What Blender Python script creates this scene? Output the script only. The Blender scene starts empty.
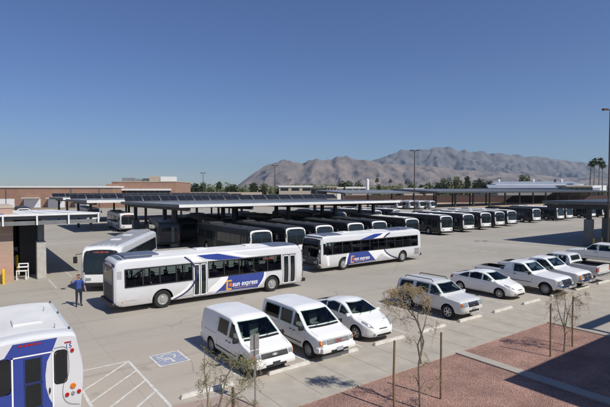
import bpy, bmesh, math, random
from mathutils import Vector, Matrix, noise
from mathutils.bvhtree import BVHTree
from mathutils.geometry import delaunay_2d_cdt
random.seed(7)
R = math.radians
scn = bpy.context.scene
COL = scn.collection
PI = math.pi

# ------------------------------------------------------------------ camera frame
CAM_H, FOC, AZ = 6.5, 463.0, R(53.9)
SA, CA = math.sin(AZ), math.cos(AZ)
def cam2w(X, Y):            # X to the right of the view, Y along it -> lot axes
    return (X * SA + Y * CA, -X * CA + Y * SA)
def at(px, Y):              # a place seen at column px, Y metres ahead
    return cam2w((px - 305) / FOC * Y, Y)
def zat(py, Y):
    return CAM_H - (py - 190) / FOC * Y

# ------------------------------------------------------------------ materials
def M(name, col, rough=.6, metal=0., var=.08, scale=2., bump=0., bscale=40., coat=0., spec=None, emis=0.):
    m = bpy.data.materials.new(name); m.use_nodes = True
    nt = m.node_tree; N = nt.nodes; L = nt.links
    b = N['Principled BSDF']
    tc = N.new('ShaderNodeTexCoord')
    no = N.new('ShaderNodeTexNoise'); no.inputs['Scale'].default_value = scale; no.inputs['Detail'].default_value = 6
    L.new(tc.outputs['Object'], no.inputs['Vector'])
    mr = N.new('ShaderNodeMapRange'); mr.inputs['From Min'].default_value = .3; mr.inputs['From Max'].default_value = .7
    mr.inputs['To Min'].default_value = 1 - var; mr.inputs['To Max'].default_value = 1 + var
    L.new(no.outputs['Fac'], mr.inputs['Value'])
    mx = N.new('ShaderNodeMix'); mx.data_type = 'RGBA'; mx.blend_type = 'MULTIPLY'; mx.inputs['Factor'].default_value = 1
    mx.inputs['A'].default_value = (*col, 1)
    L.new(mr.outputs['Result'], mx.inputs['B'])
    L.new(mx.outputs['Result'], b.inputs['Base Color'])
    b.inputs['Roughness'].default_value = rough; b.inputs['Metallic'].default_value = metal
    b.inputs['Coat Weight'].default_value = coat; b.inputs['Coat Roughness'].default_value = .12
    if spec is not None: b.inputs['Specular IOR Level'].default_value = spec
    if bump:
        n2 = N.new('ShaderNodeTexNoise'); n2.inputs['Scale'].default_value = bscale; n2.inputs['Detail'].default_value = 8
        L.new(tc.outputs['Object'], n2.inputs['Vector'])
        bp = N.new('ShaderNodeBump'); bp.inputs['Strength'].default_value = bump; bp.inputs['Distance'].default_value = .02
        L.new(n2.outputs['Fac'], bp.inputs['Height']); L.new(bp.outputs['Normal'], b.inputs['Normal'])
    if emis:
        b.inputs['Emission Color'].default_value = (*col, 1); b.inputs['Emission Strength'].default_value = emis
    return m

def add_grime(m, col, amount, zlo, zhi, scale=3.):
    """road dust settled on the lower bodywork, broken up by noise"""
    nt = m.node_tree; N = nt.nodes; L = nt.links; b = N['Principled BSDF']
    src = b.inputs['Base Color'].links[0].from_socket
    tc = N.new('ShaderNodeTexCoord'); sp = N.new('ShaderNodeSeparateXYZ'); L.new(tc.outputs['Object'], sp.inputs[0])
    mr = N.new('ShaderNodeMapRange'); mr.inputs['From Min'].default_value = zhi; mr.inputs['From Max'].default_value = zlo
    L.new(sp.outputs['Z'], mr.inputs['Value'])
    no = N.new('ShaderNodeTexNoise'); no.inputs['Scale'].default_value = scale; no.inputs['Detail'].default_value = 8
    L.new(tc.outputs['Object'], no.inputs['Vector'])
    mu = N.new('ShaderNodeMath'); mu.operation = 'MULTIPLY'; L.new(mr.outputs['Result'], mu.inputs[0]); L.new(no.outputs['Fac'], mu.inputs[1])
    m2 = N.new('ShaderNodeMath'); m2.operation = 'MULTIPLY'; m2.inputs[1].default_value = amount; m2.use_clamp = True; L.new(mu.outputs[0], m2.inputs[0])
    mx = N.new('ShaderNodeMix'); mx.data_type = 'RGBA'; mx.inputs['B'].default_value = (*col, 1)
    L.new(m2.outputs[0], mx.inputs['Factor']); L.new(src, mx.inputs['A']); L.new(mx.outputs['Result'], b.inputs['Base Color'])

MT = {}
MT['white'] = M('white_paint', (.80, .80, .78), .3, coat=.5, var=.03, scale=1.5)
MT['silver'] = M('silver_white_paint', (.66, .66, .64), .35, .1, coat=.5, var=.03)
MT['buswhite'] = M('bus_white_paint', (.60, .61, .62), .4, coat=.3, var=.03, scale=.8)
MT['roofwhite'] = M('bus_roof_white', (.66, .66, .64), .6, var=.1, scale=1.2)
for k, lo, hi in (('white', 0., .8), ('silver', 0., .9), ('buswhite', .1, 1.3)):
    add_grime(MT[k], (.36, .31, .25), 1.0, lo, hi)
MT['roofgrey'] = M('bus_roof_grey', (.27, .28, .29), .6, var=.12, scale=1.2)
MT['blue'] = M('livery_blue', (.028, .055, .27), .35, coat=.4, var=.06)
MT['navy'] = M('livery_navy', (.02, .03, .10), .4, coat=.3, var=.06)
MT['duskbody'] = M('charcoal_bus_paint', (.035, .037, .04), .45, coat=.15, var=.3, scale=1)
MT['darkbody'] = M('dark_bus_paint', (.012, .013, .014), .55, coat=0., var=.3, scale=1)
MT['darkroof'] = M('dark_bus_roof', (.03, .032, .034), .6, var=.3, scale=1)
MT['cap'] = M('roof_cap_grey', (.10, .12, .17), .5, var=.15)
MT['black'] = M('black_trim', (.015, .015, .016), .5, var=.2)
MT['rubber'] = M('tyre_rubber', (.018, .018, .018), .85, var=.3, scale=6)
MT['rim'] = M('wheel_alloy', (.55, .55, .54), .35, .7, var=.08, scale=8)
MT['steelrim'] = M('wheel_grey', (.32, .32, .31), .5, .4, var=.15, scale=8)
MT['chrome'] = M('chrome', (.62, .62, .62), .15, 1., var=.03)
MT['glass'] = M('dark_glass', (.012, .018, .02), .06, spec=.6, var=.1)
MT['lamp'] = M('headlamp_lens', (.30, .33, .35), .10, .3, var=.05, scale=20)
MT['red'] = M('red_lens', (.38, .012, .012), .2, var=.1, scale=20)
MT['amber'] = M('amber_lens', (.62, .17, .01), .2, var=.1, scale=20)
MT['orange'] = M('logo_orange', (.72, .36, .05), .5, var=.05)
MT['sundot'] = M('logo_sun', (.62, .12, .02), .5, var=.05)
MT['letter'] = M('letter_white', (.8, .8, .8), .5, var=.02)
MT['led'] = M('led_red', (.20, .045, .03), .6, var=.5, scale=30)
MT['seam'] = M('panel_gap', (.06, .06, .06), .8, var=.1)
MT['seat'] = M('seat_fabric', (.05, .08, .2), .9, var=.2)
MT['plate'] = M('plate', (.35, .38, .42), .5, var=.15, scale=30)

g = bpy.data.materials.new('tinted_window'); g.use_nodes = True
_n = g.node_tree.nodes; _l = g.node_tree.links; _n.remove(_n['Principled BSDF'])
_t = _n.new('ShaderNodeBsdfTransparent'); _t.inputs[0].default_value = (.50, .58, .58, 1)
_g = _n.new('ShaderNodeBsdfGlossy'); _g.inputs['Roughness'].default_value = .03
_f = _n.new('ShaderNodeFresnel'); _f.inputs[0].default_value = 1.5
_m = _n.new('ShaderNodeMixShader'); _l.new(_f.outputs[0], _m.inputs[0]); _l.new(_t.outputs[0], _m.inputs[1]); _l.new(_g.outputs[0], _m.inputs[2])
_nz = _n.new('ShaderNodeTexNoise'); _nz.inputs['Scale'].default_value = 2
_l.new(_m.outputs[0], _n['Material Output'].inputs['Surface'])
MT['tint'] = g

g2 = g.copy(); g2.name = 'car_glass'; MT['cglass'] = g2
for _x in g2.node_tree.nodes:
    if _x.type == 'BSDF_TRANSPARENT': _x.inputs[0].default_value = (.62, .72, .70, 1)
MT['dashgrey'] = M('dashboard_grey', (.10, .10, .10), .8, var=.15)
MT['interior'] = M('car_interior', (.30, .29, .27), .9, var=.2)
MT['conc'] = M('concrete_plain', (.42, .40, .36), .85, var=.12, scale=3, bump=.2)
MT['stop'] = M('wheel_stop_concrete', (.52, .50, .45), .85, var=.14, scale=5, bump=.3, bscale=60)
MT['line'] = M('white_line_paint', (.58, .57, .53), .8, var=.18, scale=5)
MT['faint'] = M('worn_line_paint', (.47, .455, .42), .85, var=.12, scale=4)
MT['adablue'] = M('parking_blue_paint', (.29, .315, .40), .85, var=.3, scale=9)
MT['steel'] = M('painted_steel_grey', (.13, .135, .135), .5, .2, var=.15)
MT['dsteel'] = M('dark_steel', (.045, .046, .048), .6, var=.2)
MT['fascia'] = M('white_fascia', (.72, .72, .70), .5, var=.05)
MT['deck'] = M('canopy_deck', (.40, .42, .44), .45, .5, var=.1, scale=.4)
MT['panel'] = M('solar_cell', (.013, .014, .018), .3, spec=.6, var=.15)
MT['pier'] = M('pier_grey', (.16, .165, .165), .7, var=.12, bump=.1)
MT['yellow'] = M('safety_yellow', (.72, .48, .02), .5, var=.1)
MT['pole'] = M('pole_brown', (.07, .055, .05), .5, .2, var=.1)
MT['wood'] = M('stake_wood', (.20, .14, .07), .9, var=.25, scale=8)
MT['bark'] = M('bark', (.17, .15, .10), .9, var=.3, scale=12, bump=.4)
MT['dry'] = M('dry_leaf', (.29, .22, .12), .9, var=.3, scale=3)
MT['green1'] = M('olive_leaf', (.17, .165, .075), .9, var=.35, scale=3)
MT['twig'] = M('brown_seed_twigs', (.22, .15, .09), .9, var=.3, scale=3)
MT['leafA'] = M('far_foliage', (.075, .095, .045), .9, var=.4, scale=.3)
MT['leafB'] = M('far_foliage_olive', (.12, .125, .06), .9, var=.4, scale=.3)
MT['beige'] = M('stucco_beige', (.42, .36, .29), .9, var=.08)
MT['dirt'] = M('dry_dirt', (.40, .29, .19), .95, var=.15, scale=.2)

def brick_mat(name, c1, c2, mortar, scale=1.):
    m = bpy.data.materials.new(name); m.use_nodes = True
    N = m.node_tree.nodes; L = m.node_tree.links; b = N['Principled BSDF']; b.inputs['Roughness'].default_value = .9
    tc = N.new('ShaderNodeTexCoord'); mp = N.new('ShaderNodeMapping'); mp.inputs['Rotation'].default_value = (R(90), 0, 0)
    br = N.new('ShaderNodeTexBrick'); br.inputs['Scale'].default_value = scale
    br.inputs['Color1'].default_value = (*c1, 1); br.inputs['Color2'].default_value = (*c2, 1); br.inputs['Mortar'].default_value = (*mortar, 1)
    br.inputs['Brick Width'].default_value = .4; br.inputs['Row Height'].default_value = .2; br.inputs['Mortar Size'].default_value = .012
    L.new(tc.outputs['Object'], mp.inputs[0]); L.new(mp.outputs[0], br.inputs['Vector'])
    no = N.new('ShaderNodeTexNoise'); no.inputs['Scale'].default_value = .5; no.inputs['Detail'].default_value = 6
    L.new(tc.outputs['Object'], no.inputs['Vector'])
    mx = N.new('ShaderNodeMix'); mx.data_type = 'RGBA'; mx.blend_type = 'OVERLAY'; mx.inputs['Factor'].default_value = .3
    L.new(br.outputs['Color'], mx.inputs['A']); L.new(no.outputs['Color'], mx.inputs['B']); L.new(mx.outputs['Result'], b.inputs['Base Color'])
    return m
MT['brick'] = brick_mat('tan_block', (.42, .27, .20), (.38, .245, .185), (.36, .27, .21))
MT['brick2'] = brick_mat('red_brown_brick', (.33, .19, .135), (.29, .17, .12), (.30, .2, .15))
MT['wallbrown'] = brick_mat('dark_red_block', (.075, .045, .037), (.065, .04, .033), (.07, .045, .04))

def ground_mat():
    m = bpy.data.materials.new('lot_concrete'); m.use_nodes = True
    N = m.node_tree.nodes; L = m.node_tree.links; b = N['Principled BSDF']; b.inputs['Roughness'].default_value = .85
    tc = N.new('ShaderNodeTexCoord')
    def noise_(sc, det=6, vec=None):
        n = N.new('ShaderNodeTexNoise'); n.inputs['Scale'].default_value = sc; n.inputs['Detail'].default_value = det
        L.new(vec or tc.outputs['Object'], n.inputs['Vector']); return n.outputs['Fac']
    def mrange(src, a, b_, c, d):
        r = N.new('ShaderNodeMapRange'); r.inputs['From Min'].default_value = a; r.inputs['From Max'].default_value = b_
        r.inputs['To Min'].default_value = c; r.inputs['To Max'].default_value = d; L.new(src, r.inputs['Value']); return r.outputs['Result']
    def mix(a, c, f, mode='MIX'):
        x = N.new('ShaderNodeMix'); x.data_type = 'RGBA'; x.blend_type = mode
        if isinstance(f, (int, float)): x.inputs['Factor'].default_value = f
        else: L.new(f, x.inputs['Factor'])
        for s, v in (('A', a), ('B', c)):
            if isinstance(v, tuple): x.inputs[s].default_value = v
            else: L.new(v, x.inputs[s])
        return x.outputs['Result']
    c = mix((.310, .286, .242, 1), (.378, .350, .300, 1), mrange(noise_(.09, 8), .35, .65, 0, 1))
    c = mix(c, (.245, .23, .19, 1), mrange(noise_(.6, 8), .56, .74, 0, .5))      # stains
    # tyre-worn lanes that run along the rows
    mp = N.new('ShaderNodeMapping'); mp.inputs['Scale'].default_value = (.03, .5, 1); L.new(tc.outputs['Object'], mp.inputs[0])
    c = mix(c, (.235, .216, .182, 1), mrange(noise_(1., 5, mp.outputs[0]), .52, .72, 0, .45))
    c = mix(c, (.20, .18, .15, 1), mrange(noise_(2.3, 3), .68, .74, 0, .45))      # oil drops
    fn = noise_(35, 4)
        # slab joints
    br = N.new('ShaderNodeTexBrick'); br.offset = 0; br.inputs['Scale'].default_value = 1
    br.inputs['Brick Width'].default_value = 4.4; br.inputs['Row Height'].default_value = 4.4; br.inputs['Mortar Size'].default_value = .012
    br.inputs['Color1'].default_value = (0, 0, 0, 1); br.inputs['Color2'].default_value = (.06, .06, .06, 1); br.inputs['Mortar'].default_value = (1, 1, 1, 1)
    br.inputs['Mortar Smooth'].default_value = .3
    L.new(tc.outputs['Object'], br.inputs['Vector'])
    sx = N.new('ShaderNodeSeparateXYZ'); L.new(tc.outputs['Object'], sx.inputs[0])
    wm = N.new('ShaderNodeMath'); wm.operation = 'MULTIPLY_ADD'; wm.inputs[1].default_value = 14; L.new(noise_(.13, 6), wm.inputs[0]); L.new(sx.outputs['Y'], wm.inputs[2])
    wu = N.new('ShaderNodeMath'); wu.operation = 'MULTIPLY_ADD'; wu.inputs[1].default_value = .45; L.new(sx.outputs['X'], wu.inputs[0]); L.new(wm.outputs[0], wu.inputs[2])
    c = mix(c, (.50, .425, .355, 1), mrange(wu.outputs[0], 20, 42, .55, 0))
    # cracks
    nv = N.new('ShaderNodeTexNoise'); nv.inputs['Scale'].default_value = .7; nv.inputs['Detail'].default_value = 5; L.new(tc.outputs['Object'], nv.inputs['Vector'])
    mv = N.new('ShaderNodeMix'); mv.data_type = 'VECTOR'; mv.inputs['Factor'].default_value = .35; L.new(tc.outputs['Object'], mv.inputs['A']); L.new(nv.outputs['Color'], mv.inputs['B'])
    vo = N.new('ShaderNodeTexVoronoi'); vo.feature = 'DISTANCE_TO_EDGE'; vo.inputs['Scale'].default_value = .17; L.new(mv.outputs['Result'], vo.inputs['Vector'])
    ck = N.new('ShaderNodeMath'); ck.operation = 'MULTIPLY'; L.new(mrange(vo.outputs['Distance'], 0, .0035, .5, 0), ck.inputs[0]); L.new(mrange(noise_(.25, 3), .5, .6, 0, 1), ck.inputs[1])
    c = mix(c, (.12, .11, .095, 1), ck.outputs[0])
    # drips in the bays: stronger where vehicles stand
    bay = N.new('ShaderNodeMath'); bay.operation = 'MULTIPLY'; L.new(mrange(noise_(1.1, 6), .60, .72, 0, .35), bay.inputs[0]); L.new(mrange(sx.outputs['Y'], 19.5, 18.0, 0, 1), bay.inputs[1])
    c = mix(c, (.13, .12, .10, 1), bay.outputs[0])
    # narrow tyre marks
    mp2 = N.new('ShaderNodeMapping'); mp2.inputs['Scale'].default_value = (.02, 1.6, 1); mp2.inputs['Rotation'].default_value = (0, 0, .12); L.new(tc.outputs['Object'], mp2.inputs[0])
    c = mix(c, (.17, .16, .135, 1), mrange(noise_(1., 3, mp2.outputs[0]), .62, .70, 0, .30))
    c = mix(c, (.20, .185, .165, 1), mrange(br.outputs['Fac'], 0, 1, 0, .6))
    c = mix(c, (.40, .38, .325, 1), mrange(br.outputs['Color'], 0, .06, 0, .22))
    g2 = mrange(fn, .3, .7, .93, 1.07)
    c = mix(c, g2, 1., 'MULTIPLY')
    L.new(c, b.inputs['Base Color'])
    bp = N.new('ShaderNodeBump'); bp.inputs['Strength'].default_value = .15; bp.inputs['Distance'].default_value = .01
    L.new(fn, bp.inputs['Height']); L.new(bp.outputs['Normal'], b.inputs['Normal'])
    return m
MT['lot'] = ground_mat()

def gravel_mat():
    m = bpy.data.materials.new('red_gravel'); m.use_nodes = True
    N = m.node_tree.nodes; L = m.node_tree.links; b = N['Principled BSDF']; b.inputs['Roughness'].default_value = .95
    tc = N.new('ShaderNodeTexCoord')
    v = N.new('ShaderNodeTexVoronoi'); v.inputs['Scale'].default_value = 30; L.new(tc.outputs['Object'], v.inputs['Vector'])
    cr = N.new('ShaderNodeValToRGB'); e = cr.color_ramp.elements
    e[0].position = .1; e[0].color = (.255, .145, .115, 1); e[1].position = .95; e[1].color = (.42, .265, .212, 1)
    x = e.new(.55); x.color = (.335, .192, .15, 1)
    sp = N.new('ShaderNodeSeparateColor'); L.new(v.outputs['Color'], sp.inputs[0]); L.new(sp.outputs[0], cr.inputs[0])
    n = N.new('ShaderNodeTexNoise'); n.inputs['Scale'].default_value = .8; n.inputs['Detail'].default_value = 8; L.new(tc.outputs['Object'], n.inputs['Vector'])
    mr = N.new('ShaderNodeMapRange'); mr.inputs['From Min'].default_value = .35; mr.inputs['From Max'].default_value = .65; mr.inputs['To Min'].default_value = .78; mr.inputs['To Max'].default_value = 1.18
    L.new(n.outputs['Fac'], mr.inputs['Value'])
    mx = N.new('ShaderNodeMix'); mx.data_type = 'RGBA'; mx.blend_type = 'MULTIPLY'; mx.inputs['Factor'].default_value = 1
    L.new(cr.outputs[0], mx.inputs['A']); L.new(mr.outputs[0], mx.inputs['B']); L.new(mx.outputs['Result'], b.inputs['Base Color'])
    bp = N.new('ShaderNodeBump'); bp.inputs['Strength'].default_value = .9; bp.inputs['Distance'].default_value = .03
    L.new(v.outputs['Distance'], bp.inputs['Height']); L.new(bp.outputs['Normal'], b.inputs['Normal'])
    return m
MT['gravel'] = gravel_mat()

def mount_mat(name, c1, c2, c3):
    m = bpy.data.materials.new(name); m.use_nodes = True
    N = m.node_tree.nodes; L = m.node_tree.links; b = N['Principled BSDF']; b.inputs['Roughness'].default_value = 1
    tc = N.new('ShaderNodeTexCoord')
    n = N.new('ShaderNodeTexNoise'); n.inputs['Scale'].default_value = .004; n.inputs['Detail'].default_value = 12; n.inputs['Roughness'].default_value = .65
    L.new(tc.outputs['Object'], n.inputs['Vector'])
    cr = N.new('ShaderNodeValToRGB'); e = cr.color_ramp.elements
    e[0].position = .35; e[0].color = (*c1, 1); e[1].position = .68; e[1].color = (*c3, 1); x = e.new(.5); x.color = (*c2, 1)
    L.new(n.outputs['Fac'], cr.inputs[0]); L.new(cr.outputs[0], b.inputs['Base Color'])
    n2 = N.new('ShaderNodeTexNoise'); n2.noise_type = 'RIDGED_MULTIFRACTAL'; n2.inputs['Scale'].default_value = .0045; n2.inputs['Detail'].default_value = 10; n2.inputs['Roughness'].default_value = .7
    L.new(tc.outputs['Object'], n2.inputs['Vector'])
    bp = N.new('ShaderNodeBump'); bp.inputs['Strength'].default_value = 1.; bp.inputs['Distance'].default_value = 150
    L.new(n2.outputs['Fac'], bp.inputs['Height']); L.new(bp.outputs['Normal'], b.inputs['Normal'])
    return m
MT['mtn'] = mount_mat('mountain_rock', (.12, .10, .088), (.185, .15, .125), (.26, .205, .17))
MT['mtn2'] = mount_mat('far_mountain_rock', (.085, .083, .08), (.14, .128, .118), (.20, .175, .155))
MT['desert'] = mount_mat('desert_floor', (.12, .12, .07), (.22, .18, .12), (.33, .26, .18))

# ------------------------------------------------------------------ object helpers
def tag(o, label=None, cat=None, group=None, kind=None):
    if label: o['label'] = label
    if cat: o['category'] = cat
    if group: o['group'] = group
    if kind: o['kind'] = kind
    return o
def empty(name, loc=(0, 0, 0), rz=0., label=None, cat=None, group=None):
    o = bpy.data.objects.new(name, None); COL.objects.link(o); o.empty_display_size = .2
    o.location = loc; o.rotation_euler = (0, 0, rz); return tag(o, label, cat, group)
def ob(name, me, mats, parent=None, loc=(0, 0, 0), rz=0.):
    o = bpy.data.objects.new(name, me); COL.objects.link(o)
    if not isinstance(mats, (list, tuple)): mats = [mats]
    for m in mats: me.materials.append(MT[m] if isinstance(m, str) else m)
    o.location = loc; o.rotation_euler = (0, 0, rz)
    if parent is not None: o.parent = parent
    return o
class B:
    """collects simple shapes into one mesh"""
    def __init__(s): s.bm = bmesh.new()
    def box(s, x0, x1, y0, y1, z0, z1, mat=None, bev=0.):
        b2 = bmesh.new() if bev else s.bm
        vs = [b2.verts.new((x, y, z)) for x in (x0, x1) for y in (y0, y1) for z in (z0, z1)]
        for f in ((0, 1, 3, 2), (4, 6, 7, 5), (0, 4, 5, 1), (2, 3, 7, 6), (0, 2, 6, 4), (1, 5, 7, 3)):
            b2.faces.new([vs[i] for i in f])
        if bev:
            bmesh.ops.bevel(b2, geom=b2.edges[:], offset=bev, segments=2, affect='EDGES', profile=.5)
            me = bpy.data.meshes.new('t'); b2.to_mesh(me); b2.free(); s.bm.from_mesh(me); bpy.data.meshes.remove(me)
        elif mat is not None: bmesh.ops.transform(s.bm, matrix=mat, verts=vs, space=Matrix())
        return s
    def hexa(s, P):           # 8 points: bottom ring 4, top ring 4
        v = [s.bm.verts.new(p) for p in P]
        for f in ((3, 2, 1, 0), (4, 5, 6, 7), (0, 1, 5, 4), (1, 2, 6, 5), (2, 3, 7, 6), (3, 0, 4, 7)):
            s.bm.faces.new([v[i] for i in f])
        return s
    def tube(s, pts, rads, n=8, cap=True):
        pts = [Vector(p) for p in pts]
        if isinstance(rads, (int, float)): rads = [rads] * len(pts)
        rings = []
        for i, p in enumerate(pts):
            d = (pts[min(i + 1, len(pts) - 1)] - pts[max(i - 1, 0)]).normalized()
            a = d.orthogonal().normalized() if i == 0 else (rings_a - d * rings_a.dot(d)).normalized()
            rings_a = a; c = d.cross(a)
            rings.append([s.bm.verts.new(p + (a * math.cos(2 * PI * k / n) + c * math.sin(2 * PI * k / n)) * rads[i]) for k in range(n)])
        for i in range(len(rings) - 1):
            for k in range(n):
                s.bm.faces.new((rings[i][k], rings[i][(k + 1) % n], rings[i + 1][(k + 1) % n], rings[i + 1][k]))
        if cap:
            s.bm.faces.new(rings[0][::-1]); s.bm.faces.new(rings[-1])
        return s
    def quad(s, a, b, c, d):
        s.bm.faces.new([s.bm.verts.new(p) for p in (a, b, c, d)]); return s
    def poly(s, pts):
        s.bm.faces.new([s.bm.verts.new(p) for p in pts]); return s
    def prism(s, pts, z0, z1):
        n = len(pts)
        lo = [s.bm.verts.new((x, y, z0)) for x, y in pts]; hi = [s.bm.verts.new((x, y, z1)) for x, y in pts]
        s.bm.faces.new(lo[::-1]); s.bm.faces.new(hi)
        for i in range(n): s.bm.faces.new((lo[i], lo[(i + 1) % n], hi[(i + 1) % n], hi[i]))
        return s
    def lathe(s, prof, n=24, axis='y', c=(0, 0, 0)):   # prof: (radius, offset along axis)
        rings = []
        for r, h in prof:
            ring = []
            for k in range(n):
                a = 2 * PI * k / n; p, q = r * math.cos(a), r * math.sin(a)
                if axis == 'y': co = (c[0] + p, c[1] + h, c[2] + q)
                elif axis == 'z': co = (c[0] + p, c[1] + q, c[2] + h)
                else: co = (c[0] + h, c[1] + p, c[2] + q)
                ring.append(s.bm.verts.new(co))
            rings.append(ring)
        for i in range(len(rings) - 1):
            for k in range(n): s.bm.faces.new((rings[i][k], rings[i][(k + 1) % n], rings[i + 1][(k + 1) % n], rings[i + 1][k]))
        s.bm.faces.new(rings[0]); s.bm.faces.new(rings[-1][::-1]); return s
    def ball(s, c, r, sx=1, sy=1, sz=1, sub=2):
        m = Matrix.Translation(c) @ Matrix.Diagonal((r * sx, r * sy, r * sz, 1))
        bmesh.ops.create_icosphere(s.bm, subdivisions=sub, radius=1, matrix=m); return s
    def build(s, name, mats, parent=None, loc=(0, 0, 0), rz=0., smooth=False, ang=35):
        bmesh.ops.recalc_face_normals(s.bm, faces=s.bm.faces[:])
        me = bpy.data.meshes.new(name); s.bm.to_mesh(me); s.bm.free()
        if smooth:
            me.shade_smooth(); me.set_sharp_from_angle(angle=R(ang))
        return ob(name, me, mats, parent, loc, rz)
def kids(o): return [c for c in o.children]
def copy_tree(o, parent=None):
    c = o.copy(); COL.objects.link(c)
    if parent is not None: c.parent = parent
    for ch in kids(o): copy_tree(ch, c)
    return c

# ------------------------------------------------------------------ vehicle bodies
def interp(tab, x):
    if x <= tab[0][0]: return tab[0][1]
    for (a, p), (b, q) in zip(tab, tab[1:]):
        if x <= b: return p + (q - p) * (x - a) / (b - a) if b > a else q
    return tab[-1][1]
def smooth_interp(tab, x, w=.05):
    return sum(interp(tab, x + d * w) for d in (-1, -.5, 0, .5, 1)) / 5
class Body:
    def __init__(s, top, bot, belt, plan, tumble=.35, rad=.12, crown=.04, wheels=(), wr=.34, well=.28, extra=(), n=70, dens=(), cav=None, sides=(), front=None):
        xs = [plan[0][0] + (plan[-1][0] - plan[0][0]) * i / n for i in range(n + 1)]
        x0, x1 = plan[0][0], plan[-1][0]
        for e in (.01, .03, .06, .1, .15): xs += [x0 + e, x1 - e]
        xs += list(dens); xs = sorted(set(round(x, 4) for x in xs))
        bm = bmesh.new(); rings = []
        for x in xs:
            zt = smooth_interp(top, x); zb = interp(bot, x); bl = interp(belt, x); w = smooth_interp(plan, x, .02)
            r = min(rad if not callable(rad) else rad(x), (zt - zb) * .4)
            def hw(z):
                lo = w * (1 - .035 * max(0, (bl - .35 - z)) / .5)
                return lo if z < bl else w - (z - bl) * tumble
            half = [(0, zb), (max(.05, hw(zb) - .14), zb), (hw(zb) - .03, zb + .04)]
            zs = zt - r; z0 = min(zb + .12, zs)
            zl = [z0 + (zs - z0) * k / 7 for k in range(8)]
            half += [(hw(z), z) for z in zl]
            we = hw(zs); rh = r * 1.25
            for k in range(1, 6):
                a = PI / 2 * k / 5; half.append((we - rh * (1 - math.cos(a)), zs + (r - crown) * math.sin(a)))
            yt = we - rh
            for f in (.66, .33, 0): half.append((yt * f, zt - crown * f * f))
            ring = [bm.verts.new((x, y, z)) for y, z in half] + [bm.verts.new((x, -y, z)) for y, z in half[-2:0:-1]]
            rings.append(ring)
        n_ = len(rings[0])
        for a, b in zip(rings, rings[1:]):
            for k in range(n_): bm.faces.new((a[k], a[(k + 1) % n_], b[(k + 1) % n_], b[k]))
        bm.faces.new(rings[0]); bm.faces.new(rings[-1][::-1])
        bmesh.ops.recalc_face_normals(bm, faces=bm.faces[:])
        s.bvh = BVHTree.FromBMesh(bm)
        s.me = bpy.data.meshes.new('body'); bm.to_mesh(s.me); bm.free()
        s.wheels, s.wr, s.well, s.extra = wheels, wr, well, list(extra)
        s.hwmax = max(p[1] for p in plan)
        s.cav, s.sides, s.front, s.tum, s.bel = cav, sides, front, tumble, interp(belt, 0)
    def make(s, mats, parent, name='body'):
        """cut wheel wells and extra boxes, then link"""
        me = s.me
        me.materials.append(MT[mats[0]]); me.materials.append(MT[mats[1]])
        o = bpy.data.objects.new('tmp', me); COL.objects.link(o)
        cut = B()
        for x in s.wheels:
            for sg in (-1, 1):
                y0, y1 = sorted((sg * (s.hwmax - s.well), sg * (s.hwmax + .2)))
                cut.lathe([(s.wr * 1.17, y0), (s.wr * 1.17, y1)], 28, 'y', (x, 0, s.wr))
        for e in s.extra: cut.box(*e)
        def prism(P, f0, f1):
            a = [cut.bm.verts.new(f0(*p)) for p in P]; c = [cut.bm.verts.new(f1(*p)) for p in P]; m = len(P)
            cut.bm.faces.new(a[::-1]); cut.bm.faces.new(c)
            for i in range(m): cut.bm.faces.new((a[i], a[(i + 1) % m], c[(i + 1) % m], c[i]))
        def inset(P, k=.965):
            cx = sum(p[0] for p in P) / len(P); cz = sum(p[1] for p in P) / len(P)
            return [(cx + (p[0] - cx) * k, cz + (p[1] - cz) * k) for p in P]
        if s.cav:
            yc = lambda z: s.hwmax - .10 - (s.tum + .02) * max(0, z - s.bel)
            prism(s.cav, lambda x, z: (x, -yc(z), z), lambda x, z: (x, yc(z), z))
            for P in s.sides:
                for sg in (-1, 1): prism(inset(P, .95), lambda x, z: (x, sg * (s.hwmax - .42), z), lambda x, z: (x, sg * (s.hwmax + .2), z))
            if s.front: prism(inset(s.front[0]), lambda y, z: (s.front[1], y, z), lambda y, z: (s.front[2], y, z))
        bmesh.ops.recalc_face_normals(cut.bm, faces=cut.bm.faces[:])
        for f in cut.bm.faces: f.material_index = 1
        cm = bpy.data.meshes.new('cut'); cut.bm.to_mesh(cm); cut.bm.free()
        cm.materials.append(MT[mats[0]]); cm.materials.append(MT[mats[1]])
        co = bpy.data.objects.new('cut', cm); COL.objects.link(co)
        md = o.modifiers.new('b', 'BOOLEAN'); md.operation = 'DIFFERENCE'; md.solver = 'EXACT'; md.object = co; md.use_self = True
        dg = bpy.context.evaluated_depsgraph_get(); dg.update()
        new = bpy.data.meshes.new_from_object(o.evaluated_get(dg))
        bpy.data.objects.remove(o); bpy.data.objects.remove(co)
        new.shade_smooth(); new.set_sharp_from_angle(angle=R(38))
        new.name = name
        r = bpy.data.objects.new(name, new); COL.objects.link(r); r.parent = parent
        return r
    def project(s, ax, p, q, off):
        if ax in 'LR':
            sg = 1 if ax == 'L' else -1; o, d = Vector((p, sg * 9, q)), Vector((0, -sg, 0))
        elif ax in 'FB':
            sg = 1 if ax == 'F' else -1; o, d = Vector((sg * 20, p, q)), Vector((-sg, 0, 0))
        else: o, d = Vector((p, q, 9)), Vector((0, 0, -1))
        h, n, i, dist = s.bvh.ray_cast(o, d)
        if h is None: return None
        if n.dot(d) > 0: n = -n
        return h + n * off
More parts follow.
